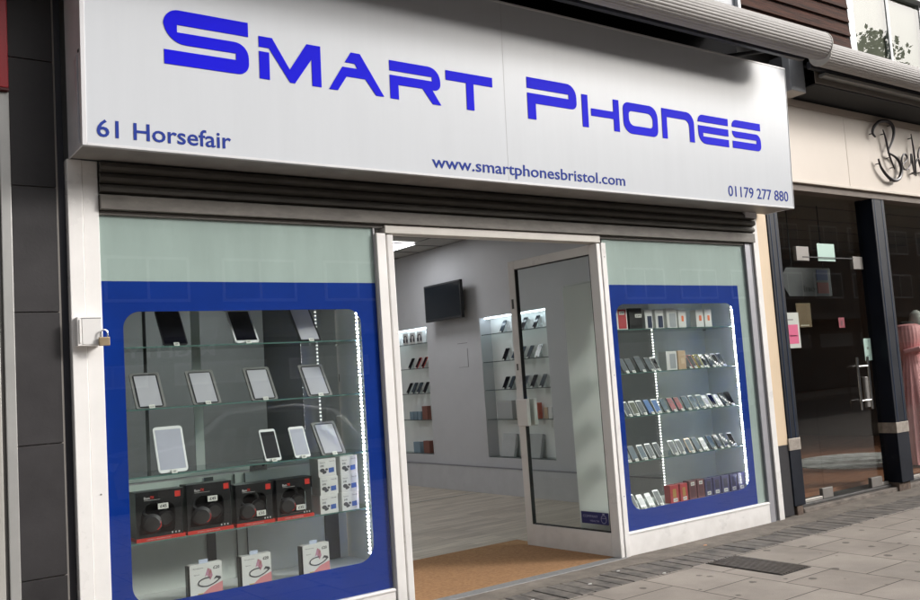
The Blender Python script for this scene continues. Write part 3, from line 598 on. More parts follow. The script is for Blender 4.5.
def smooth_path(p, n=6):
    out = []
    for i in range(len(p) - 1):
        a = p[max(i - 1, 0)]; b = p[i]; c = p[i + 1]; d = p[min(i + 2, len(p) - 1)]
        for q in range(n):
            t = q / n; out.append(tuple(.5 * ((2 * b[j]) + (-a[j] + c[j]) * t + (2 * a[j] - 5 * b[j] + 4 * c[j] - d[j]) * t * t + (-a[j] + 3 * b[j] - 3 * c[j] + d[j]) * t ** 3) for j in (0, 1)))
    out.append(p[-1]); return out
script_m = mat('script_black_metal', (.03, .026, .03), .35, metal=.3)
for si, st in enumerate(strokes):
    P = smooth_path(st); n = len(P); wd = .021 if si in (0, 2) else .012
    rad = [wd * (.45 + .55 * math.sin(math.pi * min(1, max(0, i / (n - 1))))) for i in range(n)]
    MB().tube([(x, -.10, z) for x, z in P], rad, 8).build('script_stroke', script_m, bs, smooth=True)
g = MB()
for x, z in ((9.79, 4.0), (10.03, 4.02), (10.1, 3.75), (10.16, 3.64), (9.86, 3.66), (10.12, 3.484), (10.63, 4.03), (10.632, 3.62), (10.59, 3.6), (10.77, 3.63), (10.2, 4.14)): g.tube([(x, -.10, z), (x, -.051, z)], .006, 6)
g.build('standoff_pin', script_m, bs)

# papers on the boutique glass
def paper(name, label, x0, x1, z0, z1, col, inner=None, icol=None, cat='poster', y=.108, emitm=None):
    t = thing(name, label, cat, ((x0 + x1) / 2, y, z0))
    MB().box(x0, x1, y, y + .0025, z0, z1).build('sheet', mat(name + '_sheet', col, .5, var=.03), t)
    if inner:
        for q, c, nm in inner: MB().box(x0 + (x1 - x0) * q[0], x0 + (x1 - x0) * q[1], y - .001, y - .0002, z0 + (z1 - z0) * q[2], z0 + (z1 - z0) * q[3]).build(nm, mat(nm + name, c, .5), t)
    return t
paper('mint_notice', 'plain pale mint square notice high on the boutique door glass', 8.80, 9.12, 2.555, 2.745, (.42, .60, .53))
paper('pink_poster', 'narrow white poster with a pink block on the boutique side glass', 8.10, 8.34, 1.64, 2.005, (.45, .47, .43), [((.12, .88, .12, .66), (.55, .07, .18), 'pink_block'), ((.25, .75, .33, .36), (.6, .3, .35), 'pink_line'), ((.2, .6, .78, .82), (.2, .2, .2), 'heading_line')])
paper('small_notice', 'small pale green notice above the pull handles on boutique door', 9.50, 9.64, 1.455, 1.70, (.40, .55, .49), [((.35, .65, .5, .62), (.2, .25, .22), 'notice_mark'), ((.3, .7, .2, .24), (.2, .35, .3), 'notice_line')])
paper('dark_red_sticker', 'small dark red triangular marked sticker on the boutique door glass', 9.06, 9.17, 1.83, 1.94, (.20, .012, .03), [((.35, .65, .2, .7), (.08, .01, .02), 'sticker_mark')], cat='sticker')
paper('amber_notice', 'dull amber notice behind the boutique door glass', 8.60, 8.86, 1.86, 2.12, (.12, .065, .012), [((.2, .8, .05, .1), (.5, .45, .35), 'notice_line')], y=.3)
# street sign reflection modelled as a board behind the glass, hangers made up
ds = thing('sign_reflection', 'reflected arrow ended street sign with blue and red squares, modelled behind glass', 'sign', (8.9, .5, 2.2))
MB().plate([[(8.66, 2.40), (8.78, 2.54), (9.62, 2.54), (9.62, 2.22), (8.80, 2.22)]], lambda u, v, w: (u, .5 + w, v), .02).build('arrow_board', mat('arrow_board', (.06, .06, .065), .5), ds)
MB().box(9.34, 9.56, .494, .499, 2.40, 2.52).build('blue_square', mat('sq_blue', (.012, .025, .10), .5), ds)
MB().box(9.34, 9.56, .494, .499, 2.25, 2.375).build('red_square', mat('sq_red', (.15, .015, .012), .5), ds)
g = MB(); add_text(g, 'ino', 9.08, 9.30, 2.27, 2.34, lambda u, v, w: (u, .499 - w, v), .02, .003); g.build('sign_text', mat('txt_grey', (.03, .03, .03), .5), ds)
g = MB().tube([(8.9, .51, 2.54), (8.9, .51, 3.27)], .006, 6); g.tube([(9.5, .51, 2.54), (9.5, .51, 3.27)], .006, 6); g.build('added_hanger', rubber, ds)

# mannequin in pink dress
mn = thing('mannequin', 'grey shop mannequin in a long dusty pink strapless dress', 'mannequin', (11.36, .60, .1))
prof = [(.30, .0), (.29, .3), (.26, .6), (.22, .85), (.17, 1.08), (.135, 1.2), (.15, 1.3), (.185, 1.42), (.19, 1.50), (.17, 1.58), (.12, 1.60)]
g = MB(); n = 120; vsx = []
for r0, z0 in prof:
    for q in range(n):
        th = 2 * math.pi * q / n; f = 1 + (.10 * math.sin(11 * th + .8 * math.sin(3 * z0)) + .05 * math.sin(19 * th + 1)) * max(0, (1.15 - z0)) / 1.15 + .012 * math.sin(23 * th)
        vsx.append((r0 * f * 1.1 * math.cos(th), r0 * f * .8 * math.sin(th), z0 * 1.085 + .03))
g.add(vsx, [(i * n + q, i * n + (q + 1) % n, (i + 1) * n + (q + 1) % n, (i + 1) * n + q) for i in range(len(prof) - 1) for q in range(n)] + [tuple(range(n)), tuple((len(prof) - 1) * n + q for q in range(n))])
pink = mat('dusty_pink_satin', (.92, .40, .41), .5, var=.10, vs=5, bump=.2, bs=8, stretch=(3, 3, .5))
g.build('dress', pink, mn, world=False, smooth=True)
g = MB().tube([(-.20, -.03, 1.42), (-.1, -.165, 1.45), (.05, -.18, 1.47), (.17, -.1, 1.45), (.19, .02, 1.43)], [.03, .035, .04, .035, .03], 10)
g.tube([(.0, -.18, 1.50), (.01, -.20, 1.44), (.02, -.19, 1.32)], [.035, .028, .02], 8); g.build('sash', pink, mn, world=False, smooth=True)
MB().lathe([(.10, 1.70), (.11, 1.79), (.06, 1.80)], n=24, sy=.7).build('bust', mat('mannequin_grey', (.05, .047, .045), .5), mn, world=False, smooth=True)
m2 = thing('mannequin', 'pale grey mannequin standing behind the pink dress, cut by photo edge', 'mannequin', (12.02, .82, .1))
MB().lathe([(.25, .03), (.2, .6), (.16, .98), (.15, 1.1), (.18, 1.32), (.19, 1.42), (.15, 1.52), (.08, 1.58), (.06, 1.65), (.10, 1.73), (.12, 1.82), (.09, 1.92), (.03, 1.96)], n=28, sy=.75).build('body', mat('pale_mannequin', (.55, .54, .50), .5, var=.1), m2, world=False, smooth=True)

# =================================================================== LOCK BOX + PADLOCK
lb = thing('key_lock_box', 'small white metal box mounted on the white post', 'lock box', (1.3, -.06, 1.88))
MB().box(1.236, 1.372, -.092, -.031, 1.884, 2.050).build('box_body', white_frame, lb, bevel=.004)
MB().box(1.262, 1.366, -.0955, -.0925, 1.892, 2.038).build('lid', mat('lid_white', (.70, .69, .68), .4, var=.04), lb, bevel=.002)
MB().box(1.246, 1.256, -.0985, -.0925, 1.900, 2.034).build('hinge', white_frame, lb, bevel=.002)
MB().box(1.262, 1.366, -.0965, -.0925, 2.0385, 2.043).build('lid_gap', mat('gap_grey', (.25, .25, .25), .6), lb)
pl = thing('padlock', 'brass padlock with steel shackle hanging on the white lock box', 'padlock', (1.375, -.11, 1.89))
MB().box(1.345, 1.405, -.122, -.104, 1.880, 1.930).build('lock_body', mat('aged_brass', (.40, .31, .20), .38, metal=.7, var=.15, vs=30), pl, bevel=.004)
MB().tube([(1.355, -.113, 1.925)] + [(1.375 - .020 * math.cos(t), -.113, 1.950 + .022 * math.sin(t)) for t in [i * math.pi / 10 for i in range(11)]] + [(1.395, -.113, 1.925)], .0042, 8).build('shackle', mat('shackle_steel', (.8, .8, .8), .2, metal=1), pl, smooth=True)

# =================================================================== FLOOR MAT, TV, CEILING LIGHTS
fm = MB().box(3.46, 5.44, .060, 1.385, .003, .014)
o = fm.build('coir_doormat', mat('coir', (.41, .225, .105), .95, var=.16, vs=40, bump=1, bs=220, col2=(.34, .18, .08)), bevel=.003)
tag(o, 'large brown coir doormat just inside the shop entrance', 'doormat')
tv = thing('wall_television', 'black flat television mounted high on the right interior wall', 'television', (7.3, 5.34, 2.4), 0)
MB().box(7.325, 7.375, 4.64, 5.55, 2.405, 2.935).build('casing', mat('tv_plastic', (.012, .013, .015), .35), tv, bevel=.006)
MB().box(7.3225, 7.3245, 4.665, 5.525, 2.44, 2.91).build('screen', mat('tv_screen', (.006, .009, .013), .12), tv)
MB().box(7.376, 7.498, 4.96, 5.22, 2.53, 2.83).build('wall_bracket', rubber, tv)
MB().box(7.3755, 7.40, 4.66, 4.76, 2.50, 2.78).build('side_bulge', MATS['tv_plastic'], tv, bevel=.01)
plight = emit('ceiling_panel_light', (.98, .98, 1.0), 10.5)
for i, (x, y) in enumerate(((6.62, 5.35), (3.6, 5.35), (5.1, 7.75), (2.4, 7.75), (5.1, 2.95), (2.4, 2.95))):
    t = thing('ceiling_light', ['square ceiling light panel nearest the television', 'square ceiling light panel over the middle left of shop', 'square ceiling light panel at right rear of shop', 'square ceiling light panel at left rear of shop', 'square ceiling light panel just behind entrance', 'square ceiling light panel behind left window'][i], 'ceiling light', (x, y, 3.47), 0, 'square ceiling light panels in the shop')
    MB().box(x - .29, x + .29, y - .29, y + .29, 3.478, 3.484).build('diffuser', plight, t)
    g = MB().box(x - .31, x + .31, y - .31, y - .291, 3.472, 3.4905); g.box(x - .31, x + .31, y + .291, y + .31, 3.472, 3.4905); g.box(x - .31, x - .291, y - .2905, y + .2905, 3.472, 3.4905); g.box(x + .291, x + .31, y - .2905, y + .2905, 3.472, 3.4905); g.build('light_frame', mat('light_frame', (.6, .6, .6), .4), t)

# =================================================================== DISPLAY CABINETS
cab_white = mat('cabinet_white', (.74, .76, .75), .45, var=.04, vs=3)
cab_grey = mat('cabinet_back_film', (.60, .63, .61), .55, var=.08, vs=2)
led_m = emit('cool_led', (1.0, .965, .93), 4.0)
led_d = emit('cool_led_dim', (1.0, .965, .93), .9)
led_w = emit('cool_led_bright', (1.0, .965, .93), 80.0)
chrome = mat('chrome', (.6, .6, .6), .2, metal=1)
def cabinet(x0, x1, zb, zt, shelves, label, depth=.55, dark=None, ledx=None, backled=None):
    c = thing('display_cabinet', label, 'display cabinet', ((x0 + x1) / 2, .3, 0))
    y0, y1 = .03, depth
    MB().box(x0, x1, y0, y1, .02, zb).build('base', cab_white, c)
    MB().box(x0 + .001, x1 - .001, y0, y1, zt, zt + .03).build('top_panel', cab_white, c)
    MB().box(x1 - .02, x1, y0 + .005, y1, zb + .001, zt - .001).build('side_panel', cab_white, c)
    for (bx0, bx1, bz0, bz1, kind) in dark: MB().box(bx0, bx1, y1 - .012, y1 - .004, bz0, bz1).build('rear_glass' if kind else 'rear_panel', glass('rear_door_glass', (.80, .83, .82), ior=1.5) if kind else cab_grey, c)
    for i, z in enumerate(shelves):
        s = MB().box(x0 + .024, x1 - .024, y0 + .062, y1 - .03, z - .008, z).build('shelf', shelf_glass, c)
        MB().box(x0 + .024, x1 - .024, y0 + .0585, y0 + .0615, z - .008, z).build('polished_edge', shelf_edge, s)
        g = MB()
        for xx in (x1 - .045, x0 + .1): g.tube([(xx, y1 - .05, z - .012), (xx, y1 - .015, z - .012)], .006, 6)
        g.build('shelf_stud', chrome, s)
    for lx, ly, z0, z1, m_ in ledx:
        s = MB().box(lx - .006, lx + .006, ly, ly + .003, z0, z1).build('led_strip', mat('led_backing', (.5, .52, .55), .4), c)
        g = MB(); z = z0 + .01
        while z < z1 - .006: g.box(lx - .0072, lx - .0062, ly - .006, ly + .006, z, z + .009); g.box(lx - .0045, lx + .0045, ly - .0022, ly - .0002, z, z + .009); z += .027
        g.build('led_dots', m_, s)
    return c
ZL = [.718, 1.102, 1.504, 1.878]
CABL = cabinet(1.42, 3.235, .325, 2.30, ZL, 'left window display cabinet with five levels of tablets and boxed headphones',
        dark=[(1.42, 3.20, .326, 1.02, 0), (1.42, 3.20, 1.03, 2.299, 1)], ledx=[(3.130, .085, .40, 2.08, led_w), (3.02, .50, 1.1, 2.2, led_d)])
ZR = [.748, 1.133, 1.507, 1.888]
cabinet(5.535, 7.385, .335, 2.30, ZR, 'right window display cabinet full of phones and phone boxes',
        dark=[(5.56, 6.58, .336, 2.299, 1), (6.585, 7.36, .336, 2.299, 0)], ledx=[(7.224, .07, .38, 2.09, led_w), (6.583, .52, .36, 2.1, led_m)])
for x0, x1, z0, z1, mm in ((2.15, 2.21, .330, 1.015, 'seam_dark'), (2.355, 2.361, .330, 1.015, 'seam_dark'), (2.43, 2.435, .330, 1.015, 'seam_dark'), (3.02, 3.13, .330, 1.015, 'seam_dark'), (2.10, 2.16, 1.06, 2.28, 'seam_pale'), (1.78, 1.80, 1.06, 2.28, 'seam_dark'), (2.62, 2.90, 1.06, 2.28, 'seam_dark'), (1.43, 3.19, 1.036, 1.058, 'seam_pale')):
    o = MB().box(x0, x1, .526, .534, z0, z1).build('rear_seam', mat(mm, (.05, .055, .055) if mm == 'seam_dark' else (.42, .46, .45), .5)); o.parent = CABL; o.location = -wloc(CABL)
# solid white side of the right cabinet seen through the door
o = MB().box(5.512, 5.532, .04, .56, .02, 2.31).build('cabinet_side_board', translucent('opal_board', (.95, .96, .95))); tag(o, 'tall pale board closing the side of the right cabinet', 'board')
# LED strip along the top front of left cabinet
cl = MB().box(1.45, 3.15, .5, .503, 2.20, 2.212)
t = thing('led_light_bar', 'dotted white light bar across the rear top of the left cabinet', 'light bar', (2.3, .5, 2.2)); cl.build('bar_backing', MATS['led_backing'], t)
g = MB(); x = 1.46
while x < 3.14: g.box(x, x + .008, .4975, .4995, 2.202, 2.210); x += .02
g.build('bar_dots', led_d, t)
# hinge hardware on rear glass
hh = thing('glass_hinge', 'small chrome hinge plate on the rear glass below the middle shelf', 'hinge', (2.27, .52, 1.0))
MB().box(2.47, 2.60, .525, .5375, 1.02, 1.09).build('hinge_plate', chrome, hh, bevel=.003)
g = MB()
for x in (2.50, 2.57): g.tube([(x, .5245, 1.055), (x, .519, 1.055)], .009, 10)
g.build('hinge_screw', rubber, hh)

# =================================================================== STOCK
tagm = mat('price_tag_card', (.68, .68, .64), .5)
ink = mat('print_ink', (.06, .06, .07), .6)
_cache = {}
def device_meshes(key, w, h, t, body, screen, lean, bezel, case=None):
    if key in _cache: return _cache[key]
    ca, sa = math.cos(lean), math.sin(lean)
    def fn(u, v, w_): return (u, .012 + v * sa + w_ * ca, .006 + v * ca - w_ * sa)   # u across, v up the device, w away
    L = []
    g = MB(); g.plate([rounded([(-w / 2, 0, w * .12), (w / 2, 0, w * .12), (w / 2, h, w * .12), (-w / 2, h, w * .12)], 4)], fn, t); L.append(('body', g.mesh('body', body)))
    g = MB(); bz = bezel; g.plate([[(-w / 2 + bz[0], bz[1]), (w / 2 - bz[0], bz[1]), (w / 2 - bz[0], h - bz[1]), (-w / 2 + bz[0], h - bz[1])]], lambda u, v, w_: fn(u, v, -.0012 + w_), .001); L.append(('screen', g.mesh('screen', screen)))
    g = MB(); g.plate([rounded([(-w * .12, bz[1] * .4, .003), (w * .12, bz[1] * .4, .003), (w * .12, bz[1] * .55, .003), (-w * .12, bz[1] * .55, .003)], 2)], lambda u, v, w_: fn(u, v, -.0010 + w_), .0008); L.append(('button', g.mesh('button', mat('button_grey', (.3, .3, .32), .4))))
    g = MB(); y1 = .012 + h * .62 * sa + t; z1 = h * .62 * ca
    g.prism([(.012 + t + .002, .002), (y1 + .035, .002), (y1 + .001, z1)], -w * .28, w * .28, 'x'); L.append(('stand', g.mesh('stand', glass('acrylic_stand', (.82, .86, .86)))))
    tw = min(.034, w * .5)
    g = MB(); g.add([(-tw / 2, -.006, .001), (tw / 2, -.006, .001), (tw / 2, .008, .022), (-tw / 2, .008, .022), (-tw / 2, .003, .001), (tw / 2, .003, .001), (tw / 2, .010, .022), (-tw / 2, .010, .022)], [(0, 1, 2, 3), (7, 6, 5, 4), (0, 4, 5, 1), (1, 5, 6, 2), (2, 6, 7, 3), (3, 7, 4, 0)])
    g.cur = 1
    tf = lambda u, v, w_: (-tw / 2 + u, -.0068 + v * .667 - w_, .0005 + v)
    add_text(g, '\u00a3' + str(random.choice([59, 79, 89, 99, 129, 149, 199])), tw * .2, tw * .8, .006, .016, tf, .01, .0004)
    L.append(('price_tag', g.mesh('price_tag', [tagm, ink])))
    if case:
        c = case[0]; cm = case[1]
        g = MB(); g.plate([rounded([(-w / 2 - c, -.004, .012), (w / 2 + c, -.004, .012), (w / 2 + c, h + c, .012), (-w / 2 - c, h + c, .012)], 4)], lambda u, v, w_: fn(u, v, .0005 + w_), t + .003); L.append(('clear_case', g.mesh('clear_case', cm)))
    _cache[key] = L; return L
def place(name, meshes, loc, rz, label, cat, group):
    t = thing(name, label, cat, loc, rz, group)
    for nm, me in meshes:
        o = bpy.data.objects.new(nm, me); COL.objects.link(o); o.parent = t
    return t
scr_lav = mat('screen_lavender', (.37, .38, .46), .12, var=.06, vs=3)
scr_pale = mat('screen_pale', (.44, .44, .48), .15, var=.08, vs=4)
scr_blk = mat('screen_black', (.006, .006, .010), .06, spec=.2)
scr_grey = mat('screen_slate', (.05, .065, .08), .12, var=.3, vs=9, spec=.2)
scr_blue = mat('screen_blue', (.03, .10, .32), .12, var=.4, vs=14, col2=(.08, .22, .5), spec=.2)
scr_teal = mat('screen_teal', (.03, .07, .11), .12, var=.5, vs=16, col2=(.09, .15, .19), spec=.2)
scr_red = mat('screen_red_mark', (.45, .03, .05), .15, var=.3, vs=14, col2=(.12, .12, .13), spec=.2)
scr_olive = mat('screen_olive', (.09, .10, .07), .12, var=.3, vs=12, spec=.2)
wbody = mat('device_white', (.70, .71, .72), .3); bbody = mat('device_black', (.018, .018, .02), .3); gbody = mat('device_silver', (.36, .37, .38), .35, metal=.5)
goldb = mat('device_gold', (.55, .42, .32), .35, metal=.4); redb = mat('device_red', (.42, .04, .03), .35); yelb = mat('device_yellow', (.5, .45, .04), .35)
case_grey = mat('smoke_case', (.20, .20, .195), .3)
TBG = 'tablets on the left window shelves'
dev = device_meshes
slant = dev('t_dark', .155, .285, .009, bbody, scr_blk, R(35), (.008, .012))
whit = dev('t_white', .165, .285, .009, wbody, scr_blk, R(35), (.012, .020))
cased = dev('t_case', .152, .250, .010, bbody, scr_pale, R(35), (.010, .010), (.014, case_grey))
wt = dev('t_whitebig', .182, .295, .009, wbody, scr_lav, R(20), (.012, .020))
wm = dev('t_whitesmall', .112, .225, .009, wbody, scr_lav, R(26), (.008, .018))
wmb = dev('t_whitesmall_dark', .112, .225, .009, wbody, scr_blk, R(26), (.008, .018))
split = dev('t_split', .150, .285, .009, bbody, scr_pale, R(35), (.008, .01), (.006, bbody))
YS = .10
place('tablet', slant, (1.86, YS, ZL[3]), 0, 'black tablet, leftmost on the top shelf of left window', 'tablet', TBG)
place('tablet', whit, (2.33, YS, ZL[3]), 0, 'white framed tablet with black screen in middle of top left-window shelf', 'tablet', TBG)
place('tablet', split, (2.78, YS, ZL[3]), 0, 'dark tablet, rightmost on the top shelf of left window', 'tablet', TBG)
for i, x in enumerate((1.695, 2.045, 2.43, 2.83)):
    place('tablet', cased, (x, YS, ZL[2]), R(random.uniform(-3, 3)), 'grey cased tablet, %s on the second shelf of left window' % ['leftmost', 'second from left', 'third from left', 'rightmost'][i], 'tablet', TBG)
place('tablet', wt, (1.815, YS, ZL[1]), 0, 'large white tablet standing alone at left of the middle shelf', 'tablet', TBG)
place('tablet', wmb, (2.47, YS, ZL[1]), 0, 'small white tablet with dark screen right of the chrome hinge', 'tablet', TBG)
place('tablet', wm, (2.68, YS, ZL[1]), 0, 'small white tablet with lavender screen beside the grey cased one', 'tablet', TBG)
place('tablet', cased, (2.91, YS, ZL[1]), 0, 'grey cased tablet at the right end of middle shelf above white boxes', 'tablet', TBG)

# headphone boxes
hb_black = mat('gloss_black_card', (.012, .012, .013), .3); hb_red = mat('red_card', (.55, .03, .02), .4); hp_dark = mat('headphone_plastic', (.03, .03, .033), .3, spec=.6)
def hp_box(x0, x1, z0, h, price, label, small):
    d = .13; y0 = YS; t = thing('headphone_box', label, 'box', ((x0 + x1) / 2, y0, z0), 0, 'boxed headphones on the left window shelf'); w = x1 - x0
    F = lambda u, v, w_: (u, y0 - .0005 - w_, z0 + v)
    # carton : front frame with window, side, top, back, base
    ph = rounded([(x0 + .03 * w, .07 * h + .02, .02), (x0 + w * .80, .07 * h + .02, .02), (x0 + w * .80, h * .76, .05), (x0 + .06 * w + .03, h * .76, .05)], 5)
    g = MB(); g.plate([[(x0, .022), (x1 - .012, .022), (x1 - .012, h), (x0, h)], [(x0 + w * .80 if False else p[0], p[1]) for p in ph]], lambda u, v, w_: (u, y0 + w_, z0 + v), .003)
    g.box(x0, x0 + .003, y0 + .0035, y0 + d, z0 + .022, z0 + h); g.box(x0, x1, y0 + d - .003, y0 + d, z0 + .022, z0 + h * .999); g.box(x0, x1, y0 + .0035, y0 + d - .0035, z0 + h - .004, z0 + h); g.box(x1 - .003, x1, y0 + .01, y0 + d - .004, z0 + h * .72, z0 + h - .005)
    g.build('carton', hb_black, t)
    MB().box(x0 - .001, x1 + .001, y0 - .001, y0 + d, z0 + .0005, z0 + .0215).build('red_base', hb_red, t)
    g = MB(); g.box(x1 - .055, x1 - .022, y0 - .002, y0 - .0003, z0 + h - .048, z0 + h - .014)
    add_text(g, '7X' if not small else '7X', x0 + w * .30, x0 + w * .38, z0 + h - .045, z0 + h - .028, lambda u, v, w_: (u, y0 - .0004 - w_, v), .03, .001); g.build('red_badge', hb_red, t)
    g = MB(); add_text(g, 'Bass', x0 + w * .17, x0 + w * .29, z0 + h - .045, z0 + h - .030, lambda u, v, w_: (u, y0 - .0004 - w_, v), .02, .001)
    g.box(x0 + w * .17, x0 + w * .5, y0 - .0014, y0 - .0003, z0 + h - .0525, z0 + h - .0508)
    for q in (.72, .79, .86): g.box(x0 + w * q, x0 + w * q + .008, y0 - .0014, y0 - .0003, z0 + .03, z0 + .040)
    add_text(g, 'STEREO HEADPHONES', x0 + w * .2, x0 + w * .7, z0 + .007, z0 + .013, lambda u, v, w_: (u, y0 - .0012 - w_, v), .0, .0008)
    g.build('white_print', mat('white_print', (.5, .5, .5), .5), t)
    lx = x0 + w * (.45 if not small else .52); lz = z0 + (h * .62 if not small else h * .20)
    g = MB().box(lx, lx + .062, y0 - .003, y0 - .0006, lz, lz + .034); g.cur = 1
    add_text(g, price, lx + .012, lx + .052, lz + .008, lz + .026, lambda u, v, w_: (u, y0 - .0032 - w_, v), .02, .0008); g.build('price_sticker', [tagm, ink], t)
    # headphones inside
    cx, cz, r = x0 + w * .40, z0 + h * .36, min(w, h) * .21
    g = MB()
    ear = lambda px, pz, rr, dy: [g.tube([(px, y0 + .012 + dy, pz), (px + .004, y0 + .028 + dy, pz + .002), (px + .008, y0 + .06 + dy, pz + .004)], [rr * .72, rr, rr * .85], 18)]
    ear(cx - .02, cz - .01, r, 0); ear(cx + r * 1.15, cz + .01, r * .85, .02)
    g.tube([(cx - .03 + 0, y0 + .05, cz + r * .5)] + [(cx + .01 + (r * 1.1) * math.cos(a), y0 + .06, cz + r * .9 + r * 1.15 * math.sin(a)) for a in [math.pi - i * math.pi / 9 for i in range(10)]], .012, 8)
    g.cur = 1; g.tube([(cx + .0 + r * .55 * math.cos(a), y0 + .0105, cz - .012 + r * .55 * math.sin(a)) for a in [-1.3 + i * .2 for i in range(11)]], .0028, 6)
    g.build('headphones', [hp_dark, hb_red], t, smooth=True)
    return t
hp_box(1.575, 1.865, ZL[0], .292, '\u00a345', 'tall black headphone box with red base, far left, priced in its upper middle', False)
hp_box(1.882, 2.172, ZL[0], .300, '\u00a345', 'tall black headphone box, second from left on its shelf, red base', False)
hp_box(2.195, 2.452, ZL[0], .262, '\u00a335', 'shorter black headphone box with low price sticker, third from left', True)
hp_box(2.470, 2.730, ZL[0], .262, '\u00a335', 'shorter black headphone box touching the stacked white boxes side', True)
# white camera boxes 2 x 3
wcard = mat('white_card', (.66, .66, .65), .45, var=.03); bprint = mat('blue_print', (.04, .10, .36), .5)
for c, (bx0, bx1) in enumerate(((2.782, 2.915), (2.948, 3.078))):
    for r0 in range(3):
        h = .121; z0 = ZL[0] + r0 * (h + .0008) + .0005; jx = random.uniform(-.006, .006); x0 = bx0 + jx; x1 = bx1 + jx; w = x1 - x0
        t = thing('gadget_box', '%s white gadget box in the %s column of the stack' % (['bottom', 'middle', 'top'][r0], ['left', 'right'][c]), 'box', ((x0 + x1) / 2, YS, z0), 0, 'stacked small white gadget boxes')
        MB().box(x0, x1, YS, YS + .13, z0, z0 + h).build('carton', wcard, t, bevel=.0015)
        g = MB(); f = lambda u, v, w_: (x0 + w * u, YS - .0004 - w_ * 1, z0 + h * v)
        add_text(g, '\u00a345', .12, .32, .55, .66, f, .02, .0006); add_text(g, 'Sport', .10, .40, .74, .82, f, 0, .0006); add_text(g, 'Cam HD', .62, .92, .80, .86, f, 0, .0006)
        for (a, b, s0) in ((.22, .36, .14), (.36, .26, .10), (.46, .40, .08), (.30, .22, .08)):
            g.plate([[(a + s0 * math.cos(q), b + s0 * .8 * math.sin(q)) for q in [i * math.pi / 5 for i in range(10)]]], lambda u, v, w_, a=a: f(u, v, .0002 + .0003 * a + w_), .0005)
        g.build('picture_print', ink, t)
        g = MB().plate([[(.58, .20), (.88, .22), (.88, .48), (.58, .46)]], f, .0006); g.build('blue_print', bprint, t)
# pink/white earphone packs
for i, (x0, x1) in enumerate(((1.882, 2.085), (2.214, 2.410), (2.634, 2.825))):
    z0 = .326; h = .208; w = x1 - x0
    t = thing('earphone_pack', 'white and pink earphone pack with swirl picture, %s on the window floor' % ['leftmost', 'middle one', 'rightmost'][i], 'box', ((x0 + x1) / 2, YS, z0), 0, 'earphone packs along the bottom of the left window')
    MB().box(x0 - .012, x0 - .0005, YS + .002, YS + .05, z0, z0 + h - .004).build('side_panel', hb_black, t)
    MB().box(x0, x1, YS, YS + .05, z0, z0 + h).build('carton', wcard, t)
    f = lambda u, v, w_: (x0 + w * u, YS - .0004 - w_, z0 + h * v)
    g = MB().plate([[(0, 0), (1, 0), (1, .42), (.62, .30), (.3, .10)]], f, .0005); g.build('pink_print', mat('pink_print', (.62, .24, .25), .5), t)
    g = MB(); g.plate([[(.45, .60), (.52, .66), (.62, .50), (.70, .62), (.66, .80), (.55, .86), (.50, .74)]], f, .0005); g.build('figure_print', mat('figure_print', (.45, .25, .42), .5, var=.5, vs=30, col2=(.6, .2, .08)), t)
    g = MB(); pts = [(.95, .52), (.75, .40), (.5, .34), (.28, .40), (.27, .50), (.42, .57), (.6, .585)]; P = smooth_path(pts, 5)
    g.tube([f(a, b, .0012) for a, b in P], .0035, 6); g.plate([[(.72, .50), (.80, .60), (.95, .56), (.9, .48), (.82, .53)]], f, .0012)
    add_text(g, '\u00a320', .72, .92, .80, .89, f, .02, .0006); add_text(g, 'Earphone', .10, .42, .86, .90, f, 0, .0005); add_text(g, 'Sport', .12, .30, .68, .72, f, 0, .0005)
    g.build('black_print', ink, t)
    g = MB().plate([[(.22, .06), (.38, .06), (.38, .16), (.22, .16)]], f, .0009); g.build('gold_seal', mat('gold_seal', (.5, .35, .05), .4), t)
    MB().box(x0 + w * .32, x0 + w * .60, YS + .02, YS + .022, z0 + h, z0 + h + .024).build('hang_tab', mat('clear_tab', (.45, .5, .62), .3), t)

# phone boxes and phones in right window
RG = 'phone boxes on the right window shelves'
def pbox(x0, x1, z0, h, col, label, inner=None, icol=None, d=.07, price=None, roundm=None):
    t = thing('phone_box', label, 'box', ((x0 + x1) / 2, YS + .01, z0), 0, RG); w = x1 - x0; y = YS + .01
    MB().box(x0, x1, y, y + d, z0 + .0005, z0 + h).build('carton', col, t, bevel=.0015)
    if inner:
        g = MB().plate([rounded([(x0 + w * inner[0], z0 + h * inner[2], .006), (x0 + w * inner[1], z0 + h * inner[2], .006), (x0 + w * inner[1], z0 + h * inner[3], .006), (x0 + w * inner[0], z0 + h * inner[3], .006)], 3)], lambda u, v, w_: (u, y - .0003 - w_, v), .0008); g.build('phone_picture', icol, t)
    if price:
        lx, lz = x0 + w * price[0], z0 + h * price[1]; g = MB().box(lx, lx + w * .5, y - .003, y - .0013, lz, lz + .03); g.cur = 1
        add_text(g, price[2], lx + w * .06, lx + w * .44, lz + .008, lz + .022, lambda u, v, w_: (u, y - .0031 - w_, v), .02, .0006); g.build('price_sticker', [tagm, ink], t)
    return t
ZT = ZR[3]
red_card = mat('deep_red_card', (.40, .02, .03), .4); blk_card = MATS['gloss_black_card']; orange = mat('orange_print', (.75, .14, .03), .4); navyp = mat('navy_print', (.02, .03, .07), .3); silv = mat('silver_print', (.36, .38, .40), .3)
pbox(5.705, 5.835, ZT, .185, wcard, 'red fronted phone box at left end of the top shelf, right window', (.14, .9, .04, .95), red_card, price=(.25, .70, '\u00a399'))
pbox(5.862, 6.022, ZT, .185, blk_card, 'black phone box with white sticker second from left on top shelf', price=(.45, .55, '\u00a389'))
pbox(6.060, 6.155, ZT, .172, wcard, 'white box with dark phone picture, left one of the pair', (.3, .88, .04, .66), navyp)
pbox(6.195, 6.300, ZT, .172, wcard, 'white box with dark phone picture, right one of the pair', (.3, .88, .04, .66), navyp)
